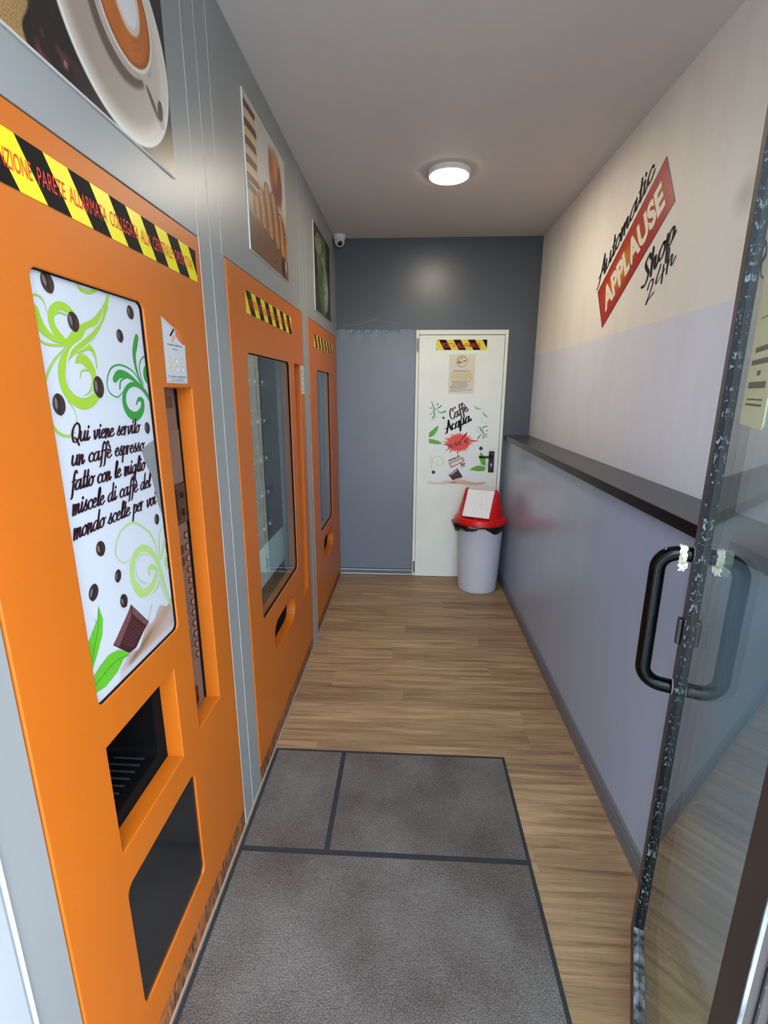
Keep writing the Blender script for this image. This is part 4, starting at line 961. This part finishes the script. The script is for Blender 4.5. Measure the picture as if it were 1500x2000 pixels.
for pts_, mm in (([(.157, 1.267), (.20, 1.305), (.235, 1.332), (.228, 1.29), (.20, 1.245), (.157, 1.226)], M_leaf), ([(.157, 1.217), (.20, 1.213), (.24, 1.200), (.273, 1.177), (.23, 1.172), (.158, 1.181)], M_leaf),
                 ([(.585, 1.111), (.615, 1.085), (.634, 1.054), (.633, .999), (.602, 1.010), (.581, 1.055)], M_leaf), ([(.501, .961), (.54, .988), (.579, .999), (.634, .986), (.631, .953), (.568, .950)], M_leaf)):
    flat('printed_leaf', DS, [pts_], mm, pp, ZP)
for a, b, r in ((.361, 1.470, .009), (.272, 1.389, .010), (.590, 1.141, .016), (.203, .938, .015)): flat('coffee_bean', DS, [circ(a, b, r, 16)], M_bean, pp, ZP)
strokes('green_swirl', DS, [[(0.172, 1.516, 0.006), (0.19, 1.47, 0.008), (0.196, 1.43, 0.004), (0.19, 1.39, 0.003)], [(0.287, 1.442, 0.012), (0.25, 1.43, 0.008), (0.205, 1.455, 0.003)], [(0.252, 1.486, 0.01), (0.225, 1.468, 0.007), (0.2, 1.46, 0.003)], [(0.215, 1.512, 0.002), (0.228, 1.498, 0.006), (0.212, 1.492, 0.004), (0.205, 1.5, 0.002)], [(0.186, 1.387, 0.012), (0.198, 1.41, 0.008), (0.2, 1.44, 0.003)], [(0.159, 1.417, 0.006), (0.18, 1.425, 0.005), (0.19, 1.455, 0.003)], [(0.162, 1.466, 0.01), (0.17, 1.468, 0.008)], [(0.16, 1.37, 0.002), (0.2, 1.372, 0.002), (0.222, 1.4, 0.002)]], M_green, pp, ZP)
strokes('green_swirl', DS, [[(0.634, 1.324, 0.006), (0.6, 1.315, 0.008), (0.594, 1.29, 0.006), (0.61, 1.262, 0.004), (0.637, 1.255, 0.006)], [(0.572, 1.314, 0.01), (0.585, 1.285, 0.007), (0.605, 1.262, 0.003)], [(0.556, 1.322, 0.002), (0.552, 1.29, 0.002), (0.585, 1.26, 0.002)], [(0.559, 1.221, 0.011), (0.575, 1.245, 0.008), (0.605, 1.258, 0.003)], [(0.603, 1.224, 0.009), (0.606, 1.24, 0.007), (0.615, 1.255, 0.003)], [(0.634, 1.238, 0.006), (0.62, 1.235, 0.005), (0.622, 1.252, 0.003)], [(0.634, 1.29, 0.008), (0.625, 1.285, 0.006)]], M_green, pp, ZP)
strokes('pale_swirl', DS, [[(.515, 1.485, .003), (.540, 1.466, .016), (.578, 1.463, .003)], [(.587, 1.446, .003), (.605, 1.415, .014), (.628, 1.398, .010)], [(.572, 1.402, .001), (.592, 1.358, .002), (.632, 1.350, .001)]], M_limepale, pp, ZP)
strokes('pale_swirl', DS, [[(.163, 1.086, .004), (.19, 1.045, .016), (.185, 1.0, .010), (.18, .948, .004)], [(.19, 1.06, .008), (.245, 1.073, .012), (.282, 1.041, .012), (.27, 1.000, .010), (.225, 1.005, .008), (.24, 1.035, .006)]], M_limefaint, pp, ZP)
flat('logo_banner', DS, [[(.327, 1.016), (.441, 1.069), (.460, 1.033), (.350, .975)]], mat('dusty_red_print', rgb(176, 84, 86), .4), pp, ZP)
flat('logo_panel', DS, [[(.337, 1.012), (.437, 1.058), (.450, 1.034), (.353, .986)]], mat('pale_pink_print', rgb(226, 208, 204), .4), pp, ZP + .0004)
script('logo_lettering', DS, 'Automatic', .326, 1.026, .0105, M_inkb, pp, ZP + .0003, ang=.45, fit=.108, w=.3)
script('logo_lettering', DS, 'Shop', .424, .992, .0105, M_inkb, pp, ZP + .0003, ang=.45, fit=.045, w=.3)
script('logo_lettering', DS, '24h', .432, .976, .009, M_inkb, pp, ZP + .0003, ang=.45, fit=.036, w=.25)
ch = flat('chocolate_piece', DS, [[(.330, .917), (.401, .974), (.452, .900), (.43, .892), (.40, .885), (.366, .871)]], M_choc, pp, ZP + .0002)
flat('chocolate_highlight', DS, [[(.342, .920), (.398, .962), (.402, .955), (.348, .913)]], mat('milky_highlight_print', rgb(206, 190, 190), .4), pp, ZP + .0006)

# ================================================================== CEILING LAMP AND CAMERA
lp = thing('ceiling_light', (0.186, 2.945, ZC), 'round white LED ceiling lamp, switched on, over the floor near the back', 'lamp')
bm = BM(); add_lathe(bm, (0.186, 2.945, ZC - .026), [(.104, 0), (.112, .004), (.113, .0255)], 64); obj('rim', bm, M_white, lp, smooth=False)
em = bpy.data.materials.new('lamp_diffuser'); em.use_nodes = True; ep = em.node_tree.nodes['Principled BSDF']
ep.inputs['Base Color'].default_value = (1, 1, 1, 1); ep.inputs['Emission Color'].default_value = (1.0, 0.88, 0.70, 1); ep.inputs['Emission Strength'].default_value = LAMP_POWER
bm = BM(); add_lathe(bm, (0.186, 2.945, ZC - .030), [(.09, 0), (.103, .003), (.104, .0045)], 64); obj('diffuser', bm, em, lp)
sc_ = thing('security_camera', (-0.553, 4.0, ZC), 'small white dome security camera at the ceiling corner above the far machine', 'camera')
bm = BM(); add_lathe(bm, (-.553, 4.0, ZC - .030), [(.040, 0), (.046, .006), (.047, .0295)], 32); obj('mount', bm, M_cam, sc_, smooth=False)
bm = BM(); cc = Vector((-.553, 4.0, ZC - .040)); prof = [(max(.040 * math.sin(PI * i / 14), .0005), -.040 * math.cos(PI * i / 14)) for i in range(15)]; add_lathe(bm, cc, prof, 28); obj('ball', bm, M_cam, sc_, smooth=True)
dv = Vector((.22, -.8, -.55)).normalized(); ax = axis_to(dv)
bm = BM(); add_lathe(bm, cc + dv * .022, [(.024, 0), (.025, .02), (.021, .022)], 28, ax); eye = obj('lens_ring', bm, M_cam, sc_)
bm = BM(); add_lathe(bm, cc + dv * .0435, [(.019, 0), (.019, .001), (.010, .0035)], 28, ax); obj('lens', bm, M_black, eye)

# ================================================================== FLOOR MAT
mt = thing('door_mat', (-.07, .9, 0), 'large grey carpet entrance mat with dark border lines lying inside the doorway', 'mat')
m0, m1, n0, n1 = -.590, .446, -.10, 1.866
obj('mat_base', bx(m0, m1, n0, n1, .0003, .006), M_matd, mt, bevel=.002)
bm = BM()
for a, b, c, d in ((m0 + .014, -.285, 1.374, n1 - .014), (-.265, m1 - .014, 1.374, n1 - .014), (m0 + .014, m1 - .014, n0 + .01, 1.352)): add_box(bm, a, b, c, d, .004, .0075)
obj('carpet_pile', bm, M_matc, mt)

# ================================================================== BIN
BC = Vector((.582, 3.836, 0))
tb = thing('trash_bin', BC, 'grey trash bin with red swing lid and black liner before the back door', 'bin')
bm = BM(); prof = [(.150, .002), (.154, .0), (.157, .012), (.175, .30), (.192, .60), (.196, .618), (.190, .618), (.186, .60), (.15, .02)]
add_lathe(bm, BC, [(.150, .0), (.156, .006), (.158, .02), (.172, .30), (.184, .55), (.187, .567), (.190, .570), (.190, .583)], 56); obj('bin_body', bm, M_binb, tb, smooth=True)
bm = BM(); random.seed(5); n = 72; r0, r1, r2 = [], [], []
for i in range(n):
    a = 2 * PI * i / n; dr_ = .006 * math.sin(5 * a) + .004 * math.sin(11 * a + 1) + random.uniform(-.002, .002)
    dz = .022 * math.sin(3 * a + .6) + .012 * math.sin(7 * a) + random.uniform(-.004, .004)
    lft = .030 * max(0, math.cos(a - math.radians(205)))
    r0.append(bm.verts.new(BC + Vector((.196 * math.cos(a), .196 * math.sin(a), .590))))
    r1.append(bm.verts.new(BC + Vector(((.203 + dr_ + lft) * math.cos(a), (.203 + dr_ + lft) * math.sin(a), .568))))
    r2.append(bm.verts.new(BC + Vector(((.193 + dr_ * .5 + lft * .6) * math.cos(a), (.193 + dr_ * .5 + lft * .6) * math.sin(a), .535 + dz))))
for A_, B_ in ((r0, r1), (r1, r2)):
    for i in range(n): bm.faces.new((A_[i], A_[(i + 1) % n], B_[(i + 1) % n], B_[i]))
o = obj('bin_liner', bm, M_bag, tb, smooth=True); s_ = o.modifiers.new('solid', 'SOLIDIFY'); s_.thickness = .0015
bm = BM(); add_lathe(bm, BC, [(.19, .580), (.212, .576), (.215, .582), (.213, .600), (.205, .606), (.203, .618), (.190, .626), (.05, .630)], 64); lid = obj('lid_rim', bm, M_red, tb, smooth=False, bevel=.002)
# hood: two rounded cheeks and a recessed wedge; the flap lies on its slope
yw = math.radians(-24); Rz = Matrix.Rotation(yw, 3, 'Z')
def HB(x, y, z): return BC + Rz @ Vector((x, y, z))
hw = .112
def hood_hull(x0, x1, base_pts, top_pts, name, m):
    bm = BM()
    for p in base_pts + top_pts: bm.verts.new(HB(*p))
    r = bmesh.ops.convex_hull(bm, input=bm.verts)
    gone = [v for v in bm.verts if not v.link_faces]
    bmesh.ops.delete(bm, geom=gone, context='VERTS'); return obj(name, bm, m, tb, bevel=.003)
for s in (-1, 1):
    base = []
    for i in range(15):
        a = -PI / 2 + PI * i / 14; x, y = .186 * math.cos(a), .186 * math.sin(a)
        if x >= hw - .001: base.append((s * x, y, .621))
    e = math.sqrt(.186 ** 2 - hw ** 2)
    base += [(s * hw, e, .621), (s * hw, -e, .621)]
    top = [(s * hw, .022 * math.cos(t_), .832 + .016 * math.sin(t_)) for t_ in [PI * k / 6 for k in range(7)]] + [(s * (hw + .018), .015 * math.cos(t_), .826 + .014 * math.sin(t_)) for t_ in [PI * k / 6 for k in range(7)]]
    hood_hull(0, 0, base, top, 'lid_cheek', M_red)
core_b = [(-hw, .13, .621), (hw, .13, .621), (-hw, -.135, .621), (hw, -.135, .621)]; core_t = [(-hw, .012, .806), (hw, .012, .806), (-hw, -.008, .806), (hw, -.008, .806)]
hood_hull(0, 0, core_b, core_t, 'lid_core', M_red)
d0, d1 = Vector((0, -.146, .640)), Vector((0, -.010, .832)); dd = (d1 - d0); dn = Vector((0, -dd.z, dd.y)).normalized(); 
bm = BM()
def fl_pt(x, s, o_): p = d0 + dd * s + dn * o_; return HB(x, p.y, p.z)
N = 26; fx = hw - .004
prof_ = []
for i in range(N + 1): prof_.append((-fx + 2 * fx * i / N, .004 + (.0035 if i % 2 else 0)))
lo = [bm.verts.new(fl_pt(x, 0, o_)) for x, o_ in prof_]; hi = [bm.verts.new(fl_pt(x, 1, o_)) for x, o_ in prof_]
lo2 = [bm.verts.new(fl_pt(x, 0, -.004)) for x, o_ in prof_]; hi2 = [bm.verts.new(fl_pt(x, 1, -.004)) for x, o_ in prof_]
for i in range(N):
    bm.faces.new((lo[i], lo[i + 1], hi[i + 1], hi[i])); bm.faces.new((lo2[i + 1], lo2[i], hi2[i], hi2[i + 1])); bm.faces.new((lo[i + 1], lo[i], lo2[i], lo2[i + 1])); bm.faces.new((hi[i], hi[i + 1], hi2[i + 1], hi2[i]))
bm.faces.new((lo[0], hi[0], hi2[0], lo2[0])); bm.faces.new((lo[N], lo2[N], hi2[N], hi[N])); bmesh.ops.recalc_face_normals(bm, faces=bm.faces)
fo = obj('swing_flap', bm, M_flap, tb)
bm = BM(); add_tube(bm, [fl_pt(.03, .46, .004), fl_pt(.03, .46, .009)], .003, 10); obj('screw', bm, M_inkg, fo)
th0 = math.radians(246); bm = BM()
vs = []
for i in range(7):
    a = th0 + i * .022; vs.append([bm.verts.new(BC + Vector((.1845 * math.cos(a), .1845 * math.sin(a), .525))), bm.verts.new(BC + Vector((.1875 * math.cos(a), .1875 * math.sin(a), .553)))])
for a, b in zip(vs, vs[1:]): bm.faces.new((a[0], b[0], b[1], a[1]))
obj('bin_label', bm, M_label, tb)
bm = BM(); vs = []
for i in range(3):
    a = th0 + .08 + i * .018; vs.append([bm.verts.new(BC + Vector((.1862 * math.cos(a), .1862 * math.sin(a), .534))), bm.verts.new(BC + Vector((.1878 * math.cos(a), .1878 * math.sin(a), .546)))])
for a, b in zip(vs, vs[1:]): bm.faces.new((a[0], b[0], b[1], a[1]))
obj('label_mark', bm, M_redink, tb)

# ================================================================== GLASS DOOR, standing open
AZ = math.radians(23.7); u = Vector((math.sin(AZ), math.cos(AZ), 0)); nn = Vector((-u.y, u.x, 0)); J = Vector((.690, 1.112, 0))
GD = Surf(J, -u, (0, 0, 1), nn)       # a runs from the lock stile towards the hinge, off = 0 is the glass face
gd = thing('door_2', J - u * .72, 'framed glass entrance door standing open at the right, with black pull handle', 'door', kind='structure')
def gbox(name, a0, a1, b0, b1, o0, o1, m, parent=gd, bevel=.0015):
    bm = BM(); vs = [bm.verts.new(GD.p(a, b, o)) for a, b, o in [(a0, b0, o0), (a1, b0, o0), (a1, b0, o1), (a0, b0, o1), (a0, b1, o0), (a1, b1, o0), (a1, b1, o1), (a0, b1, o1)]]
    for f in [(0, 3, 2, 1), (4, 5, 6, 7), (0, 1, 5, 4), (1, 2, 6, 5), (2, 3, 7, 6), (3, 0, 4, 7)]: bm.faces.new([vs[i] for i in f])
    bmesh.ops.recalc_face_normals(bm, faces=bm.faces); return obj(name, bm, m, parent, bevel=bevel)
FR, BK = .0136, -.046; ZTOP = 2.50; ZR = .08; HW = .7187
st = gbox('lock_stile', -.055, 0, .01, ZTOP, BK, FR, M_frameblk)
gbox('scratched_return', 0.0, .0012, ZR, ZTOP - .08, 0.0005, FR - .0012, M_scratch, st, 0)
st2 = gbox('hinge_stile', HW, HW + .078, .01, ZTOP, BK, FR, M_frameblk)
for i, (o0, o1) in enumerate(((FR - .004, FR), (-.002, .001), (-.014, -.011), (-.026, -.023), (-.040, -.037))):
    gbox('edge_ridge', HW + .078, HW + .0812, .01, ZTOP, o0, o1, M_bare if i == 0 else M_scratch, st2, .0006)
br = gbox('bottom_rail', 0, HW, .01, ZR, BK, FR, M_frameblk)
gbox('scuffed_top', 0.001, HW, ZR, ZR + .0008, .0006, FR - .0006, M_bare, br, 0)
gbox('top_rail', 0, HW, ZTOP - .08, ZTOP, BK, FR, M_frameblk)
gbox('glass_pane', -.010, HW + .010, ZR - .010, ZTOP - .07, -.008, 0, M_doorglass, gd, 0)
# pull handle on the lock stile
ha = -.0275; p_ = .073; zt, zb = 1.219, .860; R_ = .045; r_ = .0185
def hp(o_, b): return GD.p(ha, b, FR + o_)
path = [hp(-.004, zt), hp(.012, zt)] + [hp(p_ - R_ + R_ * math.sin(t), zt - R_ + R_ * math.cos(t)) for t in [PI / 2 * k / 8 for k in range(9)]]
path += [hp(p_, zt - R_ - (zt - zb - 2 * R_) * k / 6) for k in range(1, 6)]
path += [hp(p_ - R_ + R_ * math.cos(t), zb + R_ - R_ * math.sin(t)) for t in [PI / 2 * k / 8 for k in range(9)]] + [hp(.012, zb), hp(-.004, zb)]
bm = BM(); add_tube(bm, path, r_, 24); hd = obj('pull_handle', bm, mat('glossy_black_tube', rgb(5, 5, 6), .10, spec=.22), gd, smooth=True)
for z in (zt, zb):
    bm = BM(); add_lathe(bm, hp(0, z), [(.0212, 0), (.0212, .002), (.019, .003)], 24, axis_to(nn)); obj('sealant_ring', bm, M_bare, hd)
lk = gbox('lock_cylinder', -.038, -.018, .985, 1.052, FR, FR + .012, M_black, gd, .003)
# tissue tied around the upper arm
tk = thing('tissue_tie', hp(.022, zt), 'crumpled cream tissue strip knotted round the upper arm of the black door handle', 'tissue')
bm = BM(); random.seed(9); rings = []
n = 22
for j, o_ in enumerate((.016, .019, .024, .029, .032)):
    ring = []
    for i in range(n):
        a = 2 * PI * i / n; rr = r_ + .0015 + random.uniform(.0, .0045) * (1 if 0 < j < 4 else .3); c0 = hp(o_ + random.uniform(-.002, .002), zt)
        ring.append(bm.verts.new(c0 + u * rr * math.cos(a) + Vector((0, 0, 1)) * rr * math.sin(a)))
    rings.append(ring)
for A_, B_ in zip(rings, rings[1:]):
    for i in range(n): bm.faces.new((A_[i], A_[(i + 1) % n], B_[(i + 1) % n], B_[i]))
o = obj('wrapped_band', bm, M_tissue, tk, smooth=False); s_ = o.modifiers.new('solid', 'SOLIDIFY'); s_.thickness = .001; s_.offset = 1
bm = BM()
for k in range(4):
    c = hp(.022 + .004 * k - .006, zt - r_ - .001) - u * .006; pr = None
    for j in range(6):
        q = c + Vector((0, 0, -.004 * j)) + nn * random.uniform(-.003, .003) - u * .002 * j; w = .004 * (1 - j / 7)
        a, b = bm.verts.new(q - nn * w), bm.verts.new(q + nn * w)
        if pr: bm.faces.new((pr[0], pr[1], b, a))
        pr = (a, b)
o = obj('frayed_end', bm, M_tissue, tk); s_ = o.modifiers.new('solid', 'SOLIDIFY'); s_.thickness = .001
bm = BM(); bmesh.ops.create_icosphere(bm, subdivisions=2, radius=.009, matrix=Matrix.Translation(hp(.024, zt + .001) - u * (r_ + .003)))
for v in bm.verts: v.co += Vector((random.uniform(-1, 1), random.uniform(-1, 1), random.uniform(-1, 1))) * .0018
obj('knot', bm, M_tissue, tk)
# sticker on the glass
stk = thing('notice_sticker', GD.p(.25, 1.542, .0006), 'pale green-yellow safety notice stuck on the open glass door, cut off by the frame edge', 'sticker')
plate('sheet', GD, rrect(.155, .345, 1.542, 1.840, .012), [], .0004, .0010, M_sticker, stk)
bm = BM(); random.seed(4)
for b, a0, a1, hh in ((1.672, .19, .32, .009), (1.651, .175, .325, .009), (1.632, .235, .262, .008), (1.612, .18, .315, .011), (1.588, .19, .31, .003), (1.579, .185, .31, .004)):
    a = a0
    while a < a1:
        l = random.uniform(.004, .008); add_poly(bm, GD, rrect(a, min(a + l, a1), b - hh / 2, b + hh / 2), .0013); a += l + .002
obj('printed_text_lines', bm, mat('olive_ink', rgb(96, 100, 88), .5), stk)
bm = BM()
add_ribbon(bm, GD, [(.20, 1.79, .003), (.225, 1.77, .008), (.235, 1.74, .003)], .0013); add_ribbon(bm, GD, [(.27, 1.80, .004), (.262, 1.76, .010), (.275, 1.73, .003)], .0013); add_ribbon(bm, GD, [(.19, 1.725, .002), (.325, 1.725, .002)], .0013); add_ribbon(bm, GD, [(.30, 1.79, .003), (.31, 1.75, .006)], .0013)
obj('printed_drawing', bm, mat('olive_ink', rgb(96, 100, 88), .5), stk)

# frame the door closes into, and the fixed side glass
struct('trim_5', bx(.425, .47, .345, .405, -.01, ZC - .09), M_frameblk, bevel=.003)
wn = struct('window_1', bx(.47, .775, .368, .374, .06, ZC - .09), M_glass)
